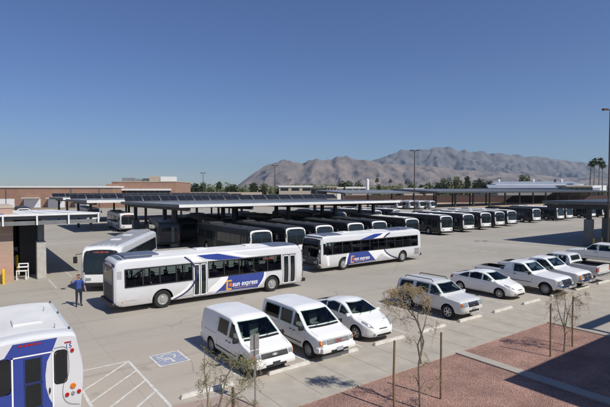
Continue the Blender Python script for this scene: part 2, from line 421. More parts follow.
    def patch(s, name, ax, polys, mat, parent, off=.004, step=.1):
        if polys and isinstance(polys[0][0], (int, float)): polys = [polys]
        bm = bmesh.new()
        for P in polys:
            P = [Vector(p) for p in P]
            V = []
            for i, p in enumerate(P):
                q = P[(i + 1) % len(P)]; k = max(1, int((q - p).length / step))
                V += [p.lerp(q, t / k) for t in range(k)]
            nb = len(V); edges = [(i, (i + 1) % nb) for i in range(nb)]
            x0, x1 = min(v.x for v in P), max(v.x for v in P); y0, y1 = min(v.y for v in P), max(v.y for v in P)
            def inside(x, y):
                c = False
                for i in range(nb):
                    a, b = V[i], V[i - 1]
                    if (a.y > y) != (b.y > y) and x < (b.x - a.x) * (y - a.y) / (b.y - a.y) + a.x: c = not c
                return c
            xx = x0 + step / 2
            while xx < x1:
                yy = y0 + step / 2
                while yy < y1:
                    if inside(xx, yy) and min((Vector((xx, yy)) - v).length for v in V[:nb]) > step * .35: V.append(Vector((xx, yy)))
                    yy += step
                xx += step
            vo, eo, fo, *_ = delaunay_2d_cdt(V, edges, [], 1, 1e-5)
            vm = []
            for v in vo:
                h = s.project(ax, v.x, v.y, off); vm.append(bm.verts.new(h) if h is not None else None)
            for f in fo:
                vs = [vm[i] for i in f]
                if None in vs: continue
                try: bm.faces.new(vs)
                except ValueError: pass
        me = bpy.data.meshes.new(name); bm.normal_update()
        d = {'L': (0, 1, 0), 'R': (0, -1, 0), 'F': (1, 0, 0), 'B': (-1, 0, 0), 'T': (0, 0, 1)}[ax]
        for f in bm.faces:
            if f.normal.dot(Vector(d)) < 0: f.normal_flip()
        bm.to_mesh(me); bm.free(); me.shade_smooth(); me.set_sharp_from_angle(angle=R(60))
        return ob(name, me, mat, parent)
def rect(x0, x1, z0, z1): return [(x0, z0), (x1, z0), (x1, z1), (x0, z1)]
def rnd(P, r, n=4):
    """round the corners of a polygon"""
    out = []; P = [Vector(p) for p in P]
    for i, p in enumerate(P):
        a = (P[i - 1] - p); b = (P[(i + 1) % len(P)] - p); rr = min(r, a.length * .45, b.length * .45)
        a = p + a.normalized() * rr; b = p + b.normalized() * rr
        for k in range(n + 1):
            t = k / n; out.append(tuple((1 - t) ** 2 * a + 2 * t * (1 - t) * p + t * t * b))
    return out
def disc(x, y, r, n=14): return [(x + r * math.cos(2 * PI * k / n), y + r * math.sin(2 * PI * k / n)) for k in range(n)]
def ring_strip(P, w):
    """thin closed outline strips along the sides of polygon P"""
    return [line(P[i], P[(i + 1) % len(P)], w) for i in range(len(P))]
def line(a, b, w):
    a, b = Vector(a), Vector(b); d = (b - a).normalized(); n = Vector((-d.y, d.x)) * w / 2; e = d * w / 2
    return [tuple(a - e - n), tuple(b + e - n), tuple(b + e + n), tuple(a - e + n)]
def lines(pts, w): return [line(p, q, w) for p, q in zip(pts, pts[1:])]
def arc_band(fl, fr, z0, z1, n=12):
    """band between two curves x=fl(z) and x=fr(z)"""
    zs = [z0 + (z1 - z0) * i / n for i in range(n + 1)]
    return [(fl(z), z) for z in zs] + [(fr(z), z) for z in reversed(zs)]

def curve(pts, n=6):
    P = [Vector(p) for p in pts]; P = [P[0] * 2 - P[1]] + P + [P[-1] * 2 - P[-2]]; out = []
    for i in range(1, len(P) - 2):
        for k in range(n):
            t = k / n; a, b, c, d = P[i - 1:i + 3]
            out.append(.5 * ((2 * b) + (c - a) * t + (2 * a - 5 * b + 4 * c - d) * t * t + (3 * b - a - 3 * c + d) * t ** 3))
    return out + [P[-2]]
def ribbon(pts, w, taper=.0):
    C = curve(pts); L, Rr = [], []
    for i, p in enumerate(C):
        d = (C[min(i + 1, len(C) - 1)] - C[max(i - 1, 0)]).normalized(); n = Vector((-d.y, d.x)); t = i / (len(C) - 1)
        h = w / 2 * (1 - taper * abs(2 * t - 1)); L.append(tuple(p + n * h)); Rr.append(tuple(p - n * h))
    return L + Rr[::-1]
def wheel(parent, x, y, r, w, style, rimmat='rim'):
    """tyre with a rim: built facing +y, flipped for the right side"""
    sg = 1 if y > 0 else -1
    key = ('wh', r, w, style, rimmat, sg)
    if key not in MESH:
        t = B(); h = w / 2; ri = r * .64 if style != 'bus' else r * .6
        prof = [(ri, -h * .8), (r * .9, -h), (r * .985, -h * .75), (r, -h * .4), (r, h * .4), (r * .985, h * .75), (r * .9, h), (ri + .01, h * .86), (ri, h * .6)]
        t.lathe([(a, b * sg) for a, b in prof], 30)
        bmesh.ops.recalc_face_normals(t.bm, faces=t.bm.faces[:])
        me = bpy.data.meshes.new('wheel'); t.bm.to_mesh(me); t.bm.free(); me.shade_smooth(); me.set_sharp_from_angle(angle=R(40)); me.materials.append(MT['rubber'])
        q = B()
        if style == 'bus':
            q.lathe([(a, b * sg) for a, b in [(ri, h * .62), (ri, h * .9), (ri * .93, h * .9), (ri * .8, h * .45), (ri * .5, h * .55), (ri * .42, h * 1.0), (ri * .2, h * 1.05), (.01, h * 1.05)]], 24)
            for k in range(10):
                a = 2 * PI * k / 10; q.lathe([(.018, sg * h * .5), (.018, sg * h * .8)], 6, 'y', (ri * .66 * math.cos(a), 0, ri * .66 * math.sin(a)))
        elif style == 'spoke':
            q.lathe([(a, b * sg) for a, b in [(ri, h * .55), (ri, h * .88), (ri * .9, h * .9), (ri * .86, h * .35), (.01, h * .3)]], 24)
            for k in range(6):
                a = 2 * PI * k / 6; c, s_ = math.cos(a), math.sin(a); n = (-s_, c)
                y0, y1 = sorted((sg * h * .45, sg * h * .8)); P = []
                for yy in (y0, y1):
                    for (rr, ww) in ((ri * .1, ri * .13), (ri * .9, ri * .10)):
                        P.append((c * rr + n[0] * ww, yy, s_ * rr + n[1] * ww)); P.append((c * rr - n[0] * ww, yy, s_ * rr - n[1] * ww))
                q.hexa([P[0], P[1], P[3], P[2], P[4], P[5], P[7], P[6]])
            q.lathe([(ri * .22, sg * h * .4), (ri * .22, sg * h * .85), (.01, sg * h * .88)], 12)
        else:
            q.lathe([(a, b * sg) for a, b in [(ri, h * .55), (ri, h * .86), (ri * .9, h * .86), (ri * .8, h * .55), (ri * .45, h * .75), (ri * .3, h * .9), (.01, h * .92)]], 24)
        bmesh.ops.recalc_face_normals(q.bm, faces=q.bm.faces[:])
        mq = bpy.data.meshes.new('rim'); q.bm.to_mesh(mq); q.bm.free(); mq.shade_smooth(); mq.set_sharp_from_angle(angle=R(40)); mq.materials.append(MT[rimmat])
        # dark gaps between the spokes sit in a backing disc of the tyre mesh
        MESH[key] = (me, mq)
    me, mq = MESH[key]
    o = bpy.data.objects.new('wheel', me); COL.objects.link(o); o.parent = parent; o.location = (x, y, r)
    i = bpy.data.objects.new('rim', mq); COL.objects.link(i); i.parent = o
    return o
MESH = {}

def text_polys(txt, size, shear=0., bold=0.):
    cu = bpy.data.curves.new('txt', 'FONT'); cu.body = txt; cu.size = size; cu.shear = shear; cu.resolution_u = 3; cu.offset = bold
    o = bpy.data.objects.new('txt', cu); COL.objects.link(o)
    dg = bpy.context.evaluated_depsgraph_get(); dg.update()
    me = bpy.data.meshes.new_from_object(o.evaluated_get(dg)); bpy.data.objects.remove(o)
    return me
def text_on(body, txt, size, ax, x, z, mat, parent, name='lettering', shear=0., off=.012, width=None, bold=0.):
    me = text_polys(txt, size, shear, bold)
    w = max(v.co.x for v in me.vertices) or 1; k = (width / w) if width else 1
    bm = bmesh.new(); bm.from_mesh(me)
    for v in bm.verts:
        px = v.co.x * k; pz = v.co.y
        if ax == 'R': h = body.project('R', x + px, z + pz, off)
        elif ax == 'L': h = body.project('L', x - px, z + pz, off)
        elif ax == 'B': h = body.project('B', x - px, z + pz, off)
        else: h = body.project('F', x + px, z + pz, off)
        if h is not None: v.co = h
    bm.to_mesh(me); bm.free(); me.name = name
    return ob(name, me, mat, parent)

exec_parts = []

# ================================================================== transit bus
BTOP = [(-6.1, 2.45), (-6.04, 2.72), (-5.85, 2.88), (-5.5, 2.94), (5.1, 2.94), (5.6, 2.9), (5.82, 2.78), (5.92, 2.45), (6.0, 2.0), (6.07, 1.35), (6.1, 1.0)]
BPLAN = [(-6.1, 1.16), (-6.0, 1.25), (-5.8, 1.275), (5.6, 1.275), (5.85, 1.24), (6.0, 1.14), (6.07, 1.02), (6.1, .92)]
def bus_windows(side):
    if side == 'R':
        xs = [(-5.52 + i * .925, -5.52 + i * .925 + .865) for i in range(4)] + [(-.82 + i * 1.006, -.82 + i * 1.006 + .95) for i in range(5)]
    else:
        xs = [(-5.55 + i * 1.03, -5.55 + i * 1.03 + .97) for i in range(10)] + [(4.8, 5.62)]
    return xs
def sun_mark(b, side, root, x0, z0, s=1.):
    """orange bracket mark and white lettering on the blue field; sg sets the reading direction"""
    sg = 1 if side == 'R' else -1
    X = lambda v: x0 + sg * v * s
    Z = lambda v: z0 + v * s
    P = [[(X(0), Z(0)), (X(.36), Z(0)), (X(.36), Z(.10)), (X(.11), Z(.10)), (X(.11), Z(.50)), (X(.36), Z(.50)), (X(.36), Z(.60)), (X(0), Z(.60))]]
    D = [[(X(.29 + .12 * math.cos(t)), Z(.30 + .12 * math.sin(t))) for t in [2 * PI * k / 14 for k in range(14)]][::sg]]
    if sg < 0: P = [p[::-1] for p in P]
    b.patch('logo', side, P, 'orange', root, off=.010, step=.2)
    b.patch('logo_sun', side, D, 'sundot', root, off=.011, step=.2)
    text_on(b, 'sun express', .42 * s, side, X(.40), Z(.18), 'letter', root, width=1.76 * s, shear=.15, off=.014, bold=.008)
    b.patch('swoosh_line', side, [[(X(.5), Z(.07)), (X(2.0), Z(.10)), (X(2.0), Z(.115)), (X(.5), Z(.095))][::sg]], 'orange', root, off=.010, step=.3)

def make_bus(kind, label, loc, rz, group=None, hollow=False, name='transit_bus'):
    root = empty(name, (0, 0, 0), 0, label, 'bus', group)
    xw, xf = -3.55, 3.52
    extra = []
    if hollow:
        extra.append((-5.35, 5.35, -1.17, 1.17, .8, 2.40))
        for x0, x1 in bus_windows('R'): extra.append((x0, x1, -1.4, -1.1, 1.40, 2.27))
        for x0, x1 in bus_windows('L'): extra.append((x0, x1, 1.1, 1.4, 1.40, 2.27))
        extra.append((5.2, 6.4, -1.0, 1.0, 1.22, 2.36))
    b = Body(BTOP, [(-6.1, .42), (-5.6, .33), (5.7, .3), (6.1, .36)], [(-6.1, 1.35), (6.1, 1.35)], BPLAN, tumble=.045, rad=.24, crown=.06,
             wheels=(xw, xf), wr=.50, well=.42, extra=extra, n=48)
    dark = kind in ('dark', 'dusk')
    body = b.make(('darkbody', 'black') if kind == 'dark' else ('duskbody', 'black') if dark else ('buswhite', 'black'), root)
    for x in (xw, xf):
        for y in (-1.10, 1.10): wheel(root, x, y, .49, .29, 'bus', 'rim')
    # roof skin
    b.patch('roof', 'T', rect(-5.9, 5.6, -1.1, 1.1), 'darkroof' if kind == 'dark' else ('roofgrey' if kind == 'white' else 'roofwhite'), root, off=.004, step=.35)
    if kind in ('express1', 'express2'):
        b.patch('roof_cap', 'T', rnd(rect(3.5, 5.5, -1.08, 1.08), .25), 'cap', root, off=.009, step=.3)
        b.patch('roof_cap', 'T', rnd(rect(-5.85, -4.0, -1.08, 1.02) if kind == 'express1' else rect(-4.6, -2.2, -.95, .95), .25), 'cap', root, off=.009, step=.3)
    hb = B(); hb.box(-5.5, -3.6, -.80, .80, 2.88, 2.985 if kind[0] == 'e' else 3.02, bev=.04)
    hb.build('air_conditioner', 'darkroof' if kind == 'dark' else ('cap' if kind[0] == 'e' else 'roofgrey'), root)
    for x in (-1.2, 2.1):
        h = B(); h.box(x, x + .7, -.32, .32, 2.93, 3.0, bev=.03); h.build('roof_hatch', 'darkroof' if kind == 'dark' else 'roofwhite', root)
    gl = 'tint' if hollow else 'glass'
    for side in 'RL':
        ws = bus_windows(side)
        # black band with the window openings left free
        bars = []
        groups = [ws[:4], ws[4:]] if side == 'R' else [ws]
        for gp in groups:
            x0, x1 = gp[0][0] - .06, gp[-1][1] + .06
            bars += [rect(x0, x1, 2.265, 2.335), rect(x0, x1, 1.34, 1.405)]
            ed = [x0] + [v for w in gp for v in w] + [x1]
            bars += [rect(ed[i] - .004, ed[i + 1] + .004, 1.40, 2.27) for i in range(0, len(ed), 2)]
        b.patch('window_band', side, bars, 'black', root, off=.004, step=.4)
        for x0, x1 in ws:
            w = b.patch('window', side, rect(x0 + .002, x1 - .002, 1.403, 2.268), gl, root, off=.002 if hollow else .006, step=.4)
            if not dark:
                b.patch('window_rail', side, rect(x0 + .002, x1 - .002, 1.98, 2.005), 'black', w, off=.009, step=.4)
    # doors on the right side
    for x0, x1, z0 in ((4.32, 5.36, .38), (-1.80, -.94, .40)):
        d = b.patch('door', 'R', rect(x0, x1, z0, 2.30), 'black', root, off=.006, step=.3)
        xm = (x0 + x1) / 2; fr = []
        for a, c in ((x0 + .03, xm - .02), (xm + .02, x1 - .03)):
            P = rect(a + .03, c - .03, z0 + .06, 2.22)
            fr += lines(P + [P[0]], .05)
            b.patch('pane', 'R', rect(a + .08, c - .08, z0 + .14, 2.17), 'glass', d, off=.010, step=.4)
        b.patch('door_frame', 'R', fr, 'dsteel' if dark else 'letter', d, off=.014, step=.4)
    # front end
    b.patch('front_mask', 'F', rnd(rect(-1.12, 1.12, 1.12, 2.66), .22), 'black', root, off=.004, step=.14) if not hollow else \
        b.patch('front_mask', 'F', [rect(-1.1, 1.1, 2.36, 2.78), rect(-1.1, 1.1, 1.14, 1.225), rect(-1.1, -.998, 1.225, 2.36), rect(.998, 1.1, 1.225, 2.36), rect(-.03, .03, 1.225, 2.36)], 'black', root, off=.004, step=.14)
    for s in (-1, 1):
        y0, y1 = sorted((s * .035, s * .995))
        b.patch('windshield', 'F', rect(y0, y1, 1.23, 2.355), gl, root, off=.003 if hollow else .008, step=.15)
    hs = b.patch('destination_sign', 'F', rect(-.72, .72, 2.40, 2.62), 'glass', root, off=.009, step=.2)
    if kind[0] != 'd':
        b.patch('sign_light', 'F', [rect(-.5 + i * .1, -.5 + i * .1 + (.05 + .03 * (i % 3)), 2.45, 2.57) for i in range(10)], 'led', hs, off=.013, step=.2)
    if kind[0] == 'e':
        b.patch('front_panel', 'F', rnd(rect(-1.08, 1.08, .60, 1.12), .08), 'dsteel', root, off=.007, step=.12)  # shade on the lower front, put in as a dark panel colour
        b.patch('front_corner', 'F', rect(-1.2, -1.11, .7, 2.7), 'black', root, off=.006, step=.12); b.patch('front_corner', 'F', rect(1.11, 1.2, .7, 2.7), 'black', root, off=.006, step=.12)
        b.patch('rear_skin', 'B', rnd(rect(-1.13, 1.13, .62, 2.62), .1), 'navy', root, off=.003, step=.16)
    else:
        # white surround of the windscreen
        P = [(-1.06, .62), (-1.13, 1.3), (-1.11, 2.3), (-1.0, 2.60), (-.7, 2.70), (0, 2.73), (.7, 2.70), (1.0, 2.60), (1.11, 2.3), (1.13, 1.3), (1.06, .62)]
        b.patch('front_surround', 'F', ribbon(P, .12), 'white', root, off=.012, step=.1)
        b.patch('front_panel', 'F', rnd(rect(-1.02, 1.02, .60, 1.10), .08), 'white', root, off=.007, step=.12)
    for s in (-1, 1):
        hl = b.patch('headlight', 'F', rnd(rect(*sorted((s * .58, s * .93)), .72, .90), .05), 'lamp', root, off=.014, step=.1)
    bp = B(); bp.box(5.7, 6.22, -1.18, 1.18, .36, .60, bev=.06); bp.build('bumper', 'black', root)
    bp = B(); bp.box(-6.24, -5.8, -1.2, 1.2, .40, .62, bev=.06); bp.build('bumper', 'black', root)
    for s in (-1, 1):
        m = B(); m.tube([(5.95, s * 1.12, 2.45), (6.25, s * 1.42, 2.42), (6.28, s * 1.46, 2.25)], .022, 6)
        m.box(6.2, 6.31, min(s * 1.34, s * 1.58), max(s * 1.34, s * 1.58), 1.88, 2.3, bev=.03); m.build('mirror', 'black', root)
        m = B(); m.tube([(6.1, s * .12, 1.2), (6.05, s * .45, 1.62), (6.02, s * .5, 1.95)], .012, 4); m.build('wiper', 'black', root)
    # rear end
    b.patch('engine_door', 'B', rnd(rect(-.9, .9, .7, 1.5), .05), 'seam' if dark else 'dsteel', root, off=.004, step=.2)
    b.patch('rear_window', 'B', rnd(rect(-.85, .85, 1.65, 2.3), .08), 'glass', root, off=.005, step=.2)
    for s in (-1, 1):
        for z in (1.0, 1.25, 1.5):
            b.patch('tail_light', 'B', disc(s * 1.04, z, .06), 'amber' if z == 1.25 else 'red', root, off=.008, step=.1)
    # seams, grilles, side lamps
    for side in 'RL':
        sm = [rect(-5.9, 5.6, 2.345, 2.352), rect(-5.9, 5.4, 1.30, 1.307), rect(-6.0, -5.0, .655, .667), rect(-2.6, 2.6, .505, .515)] + [rect(x, x + .012, .36, 1.3) for x in (-5.9, -5.0, -2.3, -.1, 1.4, 2.6)]
        if not dark: b.patch('panel_seam', side, sm, 'seam', root, off=.003, step=.5)
        b.patch('side_marker', side, [disc(x, .62, .035, 8) for x in (-5.7, 5.75)], 'amber', root, off=.012, step=.1)
    b.patch('engine_grille', 'L', [rect(-6.0, -5.1, .58 + i * .065, .61 + i * .065) for i in range(9)], 'seam', root, off=.008, step=.3)
    b.patch('vent', 'R', [rect(-5.95, -5.72, 1.85 + i * .07, 1.89 + i * .07) for i in range(6)], 'steelrim', root, off=.006, step=.3)
    # livery
    if kind in ('express1', 'express2'):
        for side in 'RL':
            c = lambda pts: [(x, z) for x, z in pts]
            q = 1.36
            if side == 'R':
                fl = lambda z: .40 - 1.02 * max(0., 1 - (z - .32)) ** 1.6
                fr = lambda z: 2.36 + .55 * math.sin(max(0, min(1, (z - .32) / 1.0)) * PI / 2)
            else:
                fl = lambda z: -.30 + 1.1 * ((z - .32) / 1.0)
                fr = lambda z: 3.2 - .22 * ((z - .32) / 1.0) ** 2 * 1.0
            zc = 1.335
            b.patch('blue_panel', side, arc_band(fl, fr, .335, zc), 'blue', root, off=.005, step=.16)
            if side == 'R':
                b.patch('white_crescent', side, arc_band(lambda z: fl(z) - .55 * (1 - abs((z - .8) / .9)) - .25, lambda z: fl(z) + .002, .335, zc), 'letter', root, off=.006, step=.16)
                b.patch('white_crescent', side, [arc_band(lambda z: fr(z) - .002, lambda z: fr(z) + .16 * math.sin((z - .3) * 2.6) + .02, .335, zc)], 'letter', root, off=.006, step=.16)
                sw = [(-2.95, .40), (-2.45, .60), (-2.05, .85), (-1.78, 1.15), (-1.62, 1.5), (-1.60, 1.8), (-1.72, 2.15), (-1.95, 2.45), (-2.3, 2.72)]
                b.patch('swoosh', side, ribbon(sw, .11, .4), 'navy', root, off=.019, step=.12)
                b.patch('white_swoosh', side, ribbon([(x - .17, z + .03) for x, z in sw if z < 1.2], .17, .3), 'letter', root, off=.007, step=.12)
                b.patch('roof_blue', side, [(-1.55, 2.74), (-1.0, 2.50), (-.2, 2.36), (1.5, 2.345), (.95, 2.46), (.35, 2.60), (-.25, 2.745)], 'blue', root, off=.007, step=.12)
                b.patch('roof_white', side, [(-.1, 2.745), (.45, 2.62), (1.0, 2.49), (1.6, 2.36), (2.6, 2.36), (1.5, 2.52), (.6, 2.745)], 'letter', root, off=.006, step=.12)
                b.patch('roof_white', side, [(-2.1, 2.745), (-1.78, 2.37), (-1.1, 2.37), (-1.7, 2.745)], 'letter', root, off=.006, step=.12)
                sun_mark(b, 'R', root, .28, .50)
                b.patch('side_sign', 'R', [rect(2.85 + i * .11, 2.85 + i * .11 + .07, 2.09, 2.2) for i in range(8)], 'led', root, off=.012, step=.3)
            else:
                b.patch('white_crescent', side, arc_band(lambda z: fr(z) - .002, lambda z: fr(z) + .20, .335, zc), 'letter', root, off=.006, step=.16)
                b.patch('white_crescent', side, arc_band(lambda z: 5.0 + .1 * (z - .3), lambda z: 5.16 + .25 * (z - .3) * 1.2, .5, 1.3), 'letter', root, off=.006, step=.16)
                b.patch('white_panel', side, [[(fl(.34) - .002, .34), (fl(1.33) - .002, 1.33), (-1.0, 1.33), (-1.35, .95), (-2.0, .6), (-2.5, .42), (-2.5, .34)]], 'letter', root, off=.006, step=.16)
                b.patch('swoosh', side, ribbon([(-2.95, .40), (-2.3, .58), (-1.75, .82), (-1.35, 1.08), (-1.12, 1.33)], .10), 'navy', root, off=.011, step=.2)
                b.patch('swoosh', side, ribbon([(-1.12, 2.35), (-1.45, 2.55), (-1.9, 2.745)], .13), 'navy', root, off=.011, step=.2)
                b.patch('roof_blue', side, [(1.75, 2.345), (1.0, 2.52), (.4, 2.66), (0, 2.745), (-1.0, 2.745), (-.7, 2.6), (-.2, 2.45), (.2, 2.345)], 'blue', root, off=.007, step=.12)
                b.patch('roof_white', side, [(.2, 2.345), (-.2, 2.45), (-.7, 2.6), (-1.0, 2.745), (-1.5, 2.745), (-1.2, 2.55), (-.8, 2.345)], 'letter', root, off=.006, step=.12)
                sun_mark(b, 'L', root, 2.78, .50)
    if hollow:
        st = B()
        for x in [-5.0 + .78 * i for i in range(13)]:
            for y in (-.85, .85):
                if y < 0 and (-2.0 < x < -.7 or x > 3.9): continue
                if x > 4.0: continue
                st.box(x, x + .42, y - .26, y + .26, 1.0, 1.12); st.box(x - .03, x + .05, y - .26, y + .26, 1.1, 1.72)
        st.build('seats', 'seat', root)
        p = B()
        for x in (-4, -2, -.6, 1.2, 3.0, 4.2):
            for y in (-.5, .5): p.tube([(x, y, .82), (x, y, 2.38)], .02, 6)
        p.build('handrails', 'chrome', root)
        dr = B(); dr.box(4.3, 4.75, .45, .95, 1.0, 1.75, bev=.06); dr.box(5.2, 5.55, .3, 1.1, .82, 1.25, bev=.05)
        dr.build('driver_seat', 'black', root)
        sw = B(); sw.lathe([(.24, -.02), (.24, .02), (.20, .02), (.20, -.02)], 20, 'x', (5.15, .7, 1.35)); sw.build('steering_wheel', 'black', root)
    root.location = (loc[0], loc[1], 0); root.rotation_euler = (0, 0, R(rz))
    return root

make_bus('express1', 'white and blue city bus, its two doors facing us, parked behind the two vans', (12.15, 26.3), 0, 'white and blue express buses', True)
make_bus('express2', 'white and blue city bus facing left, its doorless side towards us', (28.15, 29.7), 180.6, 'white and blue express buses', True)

# bus heading almost straight at the camera beside the man
f0 = cam2w(-13.05, 29.4); r0 = cam2w(-14.6, 41.5)
ang = math.degrees(math.atan2(f0[1] - r0[1], f0[0] - r0[0])); L_ = math.hypot(f0[0] - r0[0], f0[1] - r0[1])
c0 = (f0[0] + (r0[0] - f0[0]) / L_ * 6.1, f0[1] + (r0[1] - f0[1]) / L_ * 6.1)
wb = make_bus('white', 'white city bus with red-lit destination sign, facing the man in the blue shirt', c0, ang)
db = make_bus('dark', '', (0, 0), 0)
pb = make_bus('dusk', '', (0, 0), 0)

GROW = 'buses parked side by side with their noses in line'
def row_u(px, v):          # lot position u of a left nose corner seen at column px when its nose line is v
    r = (px - 305) / FOC; return v * (CA + SA * r) / (SA - CA * r)
noses = [(250, 'd', 'nearest dark bus of the long row, behind the front of the express bus facing right'),
         (286, 'd', 'second dark bus in the long row, above the gap between the two express buses'),
         (316, 'd', 'third dark bus in the long row, above the front roof of the left-facing bus'),
         (348, 'd', 'fourth dark bus in the long row, above the blue roof stripe of the left-facing bus'),
         (372.5, 'd', 'fifth dark bus in the long row, above the rear half of the left-facing bus'),
         (406, 'w', 'sixth bus in the long row, half hidden by the tail of the left-facing express bus'),
         (441, 'w', 'pale-roofed bus in the long row with its dark side and front wheel in view'),
         (463.6, 'w', 'eighth bus in the long row, first one right of the bus whose front wheel shows'),
         (481.3, 'w', 'ninth bus in the long row, second one right of the bus whose front wheel shows'),
         (495.7, 'w', 'tenth bus in the long row, next to last before the gap'),
         (508, 'w', 'eleventh bus in the long row, last one before the gap'),
         (533.4, 'd', 'dark bus standing alone between the two gaps of the long row, above the second pickup'),
         (557.7, 'w', 'bus just right of the lone dark bus, first of a close pair'),
         (566.8, 'w', 'second bus of the close pair right of the lone dark bus'),
         (590, 'd', 'dark bus whose nose shows just right of the nearer dark canopy pillar'),
         (603, 'd', 'dark bus at the far right end of the long row, between the dark canopy pillars')]
prev = None; used_d = used_w = False
ROWPOS = []
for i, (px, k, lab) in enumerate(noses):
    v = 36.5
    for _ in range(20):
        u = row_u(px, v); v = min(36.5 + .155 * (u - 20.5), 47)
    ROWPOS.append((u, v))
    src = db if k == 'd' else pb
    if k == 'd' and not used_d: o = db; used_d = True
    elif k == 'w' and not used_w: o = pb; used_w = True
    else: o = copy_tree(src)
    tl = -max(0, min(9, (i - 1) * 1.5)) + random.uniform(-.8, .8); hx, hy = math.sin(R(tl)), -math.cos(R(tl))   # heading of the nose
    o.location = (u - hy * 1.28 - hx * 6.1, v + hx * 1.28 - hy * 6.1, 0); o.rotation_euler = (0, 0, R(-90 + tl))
    o['label'] = lab; o['group'] = GROW
def add_bus(k, x, y, ang, lab, grp):
    o = copy_tree({'d': db, 'w': wb, 'p': pb}[k]); o.location = (x, y, 0); o.rotation_euler = (0, 0, R(ang)); o['label'] = lab
    if grp: o['group'] = grp
    elif 'group' in o: del o['group']
    return o
p = at(163, 57.5); add_bus('p', p[0], p[1], math.degrees(math.atan2(-p[1], -p[0])) + 186, 'dark bus in the shade of the big canopy, left of its paired pillars', 'buses in the shade behind the long row')
add_bus('d', 22.0, 60.5, 90, 'dark bus in deep shade just right of the paired canopy pillars', 'buses in the shade behind the long row')
p = at(122, 77.); add_bus('w', p[0] - .2, p[1], -94, 'white-fronted bus standing alone in the open lot beyond the man', None)
for i, (u, v, lab) in enumerate([(28.2, 62, 'dark bus behind the first pillars of the long row'), (36.5, 63, 'pale roofed bus behind the long row, between the second and third pillar pairs'),
                                 (45, 64, 'pale roofed bus behind the long row at the right end of the big canopy'), (50, 64.3, 'pale roofed bus behind the long row just past the big canopy end'),
                                 (60, 66, 'pale roofed bus behind the long row, left of the tall lamp post'), (66, 66.5, 'pale roofed bus behind the long row, close by the tall lamp post')]):
    add_bus('d' if i == 0 else 'p', u, v, -90, lab, 'buses in the shade behind the long row')
for px, w, lab in [(387, 0, 'leftmost of four distant buses in front of the dark red wall'), (399, 0, 'second from left of four distant buses in front of the dark red wall'),
                   (408.5, 0, 'third from left of four distant buses in front of the dark red wall'), (419, 0, 'rightmost of four distant buses in front of the dark red wall')]:
    p = at(px, 160.); add_bus('w', p[0], p[1], -90, lab, 'distant buses before the red wall')
for px, lab in [(22, 'bus behind the left canopy, nearest the long brick building end'), (88, 'bus between the two left canopies, close to the lone white-fronted bus')]:
    p = at(px, 98.); add_bus('d' if px == 22 else 'w', p[0], p[1], -92, lab, 'buses under the left canopies')

# ================================================================== cars
def place(root, u, v, rz): root.location = (u, v, 0); root.rotation_euler = (0, 0, R(rz))
def door_seams(b, side, polys, root, w=.016): b.patch('door_seam', side, polys, 'seam', root, off=.004, step=.3)
def common(b, root, L, bumper_z, hw):
    pass
def cabin(root, x_dash, floor, half, rows, seatmat='interior', top=1.25):
    d = B(); d.box(x_dash - .28, x_dash, -half, half, floor, floor + .34, bev=.05); d.build('dashboard', 'dashgrey', root)
    sw = B(); sw.lathe([(.18, -.015), (.18, .015), (.155, .015), (.155, -.015)], 18, 'x', (x_dash - .36, half * .45, floor + .42)); sw.build('steering_wheel', 'black', root)
    for x in rows:
        for y in (-half * .48, half * .48):
            q = B(); q.box(x - .22, x + .26, y - .22, y + .22, floor - .02, floor + .14, bev=.04)
            q.box(x - .32, x - .18, y - .22, y + .22, floor + .1, min(top, floor + .58), bev=.04); q.box(x - .31, x - .21, y - .12, y + .12, min(top, floor + .58) + .01, min(top, floor + .58) + .16, bev=.03)
            q.build('seat', seatmat, root)
def mirror_pair(root, x, y, z, mat='white', s=1.):
    for sg in (-1, 1):
        m = B(); a, c = sorted((sg * (y - .02), sg * (y + .20 * s)))
        m.box(x - .06, x + .06, a, c, z - .065 * s, z + .075 * s, bev=.03); m.build('mirror', mat, root, smooth=True)
def handles(b, root, xs, z, mat='black'):
    for side in 'RL':
        for x in xs:
            b.patch('door_handle', side, rnd(rect(x - .09, x + .09, z - .02, z + .02), .015), mat, root, off=.02, step=.2)

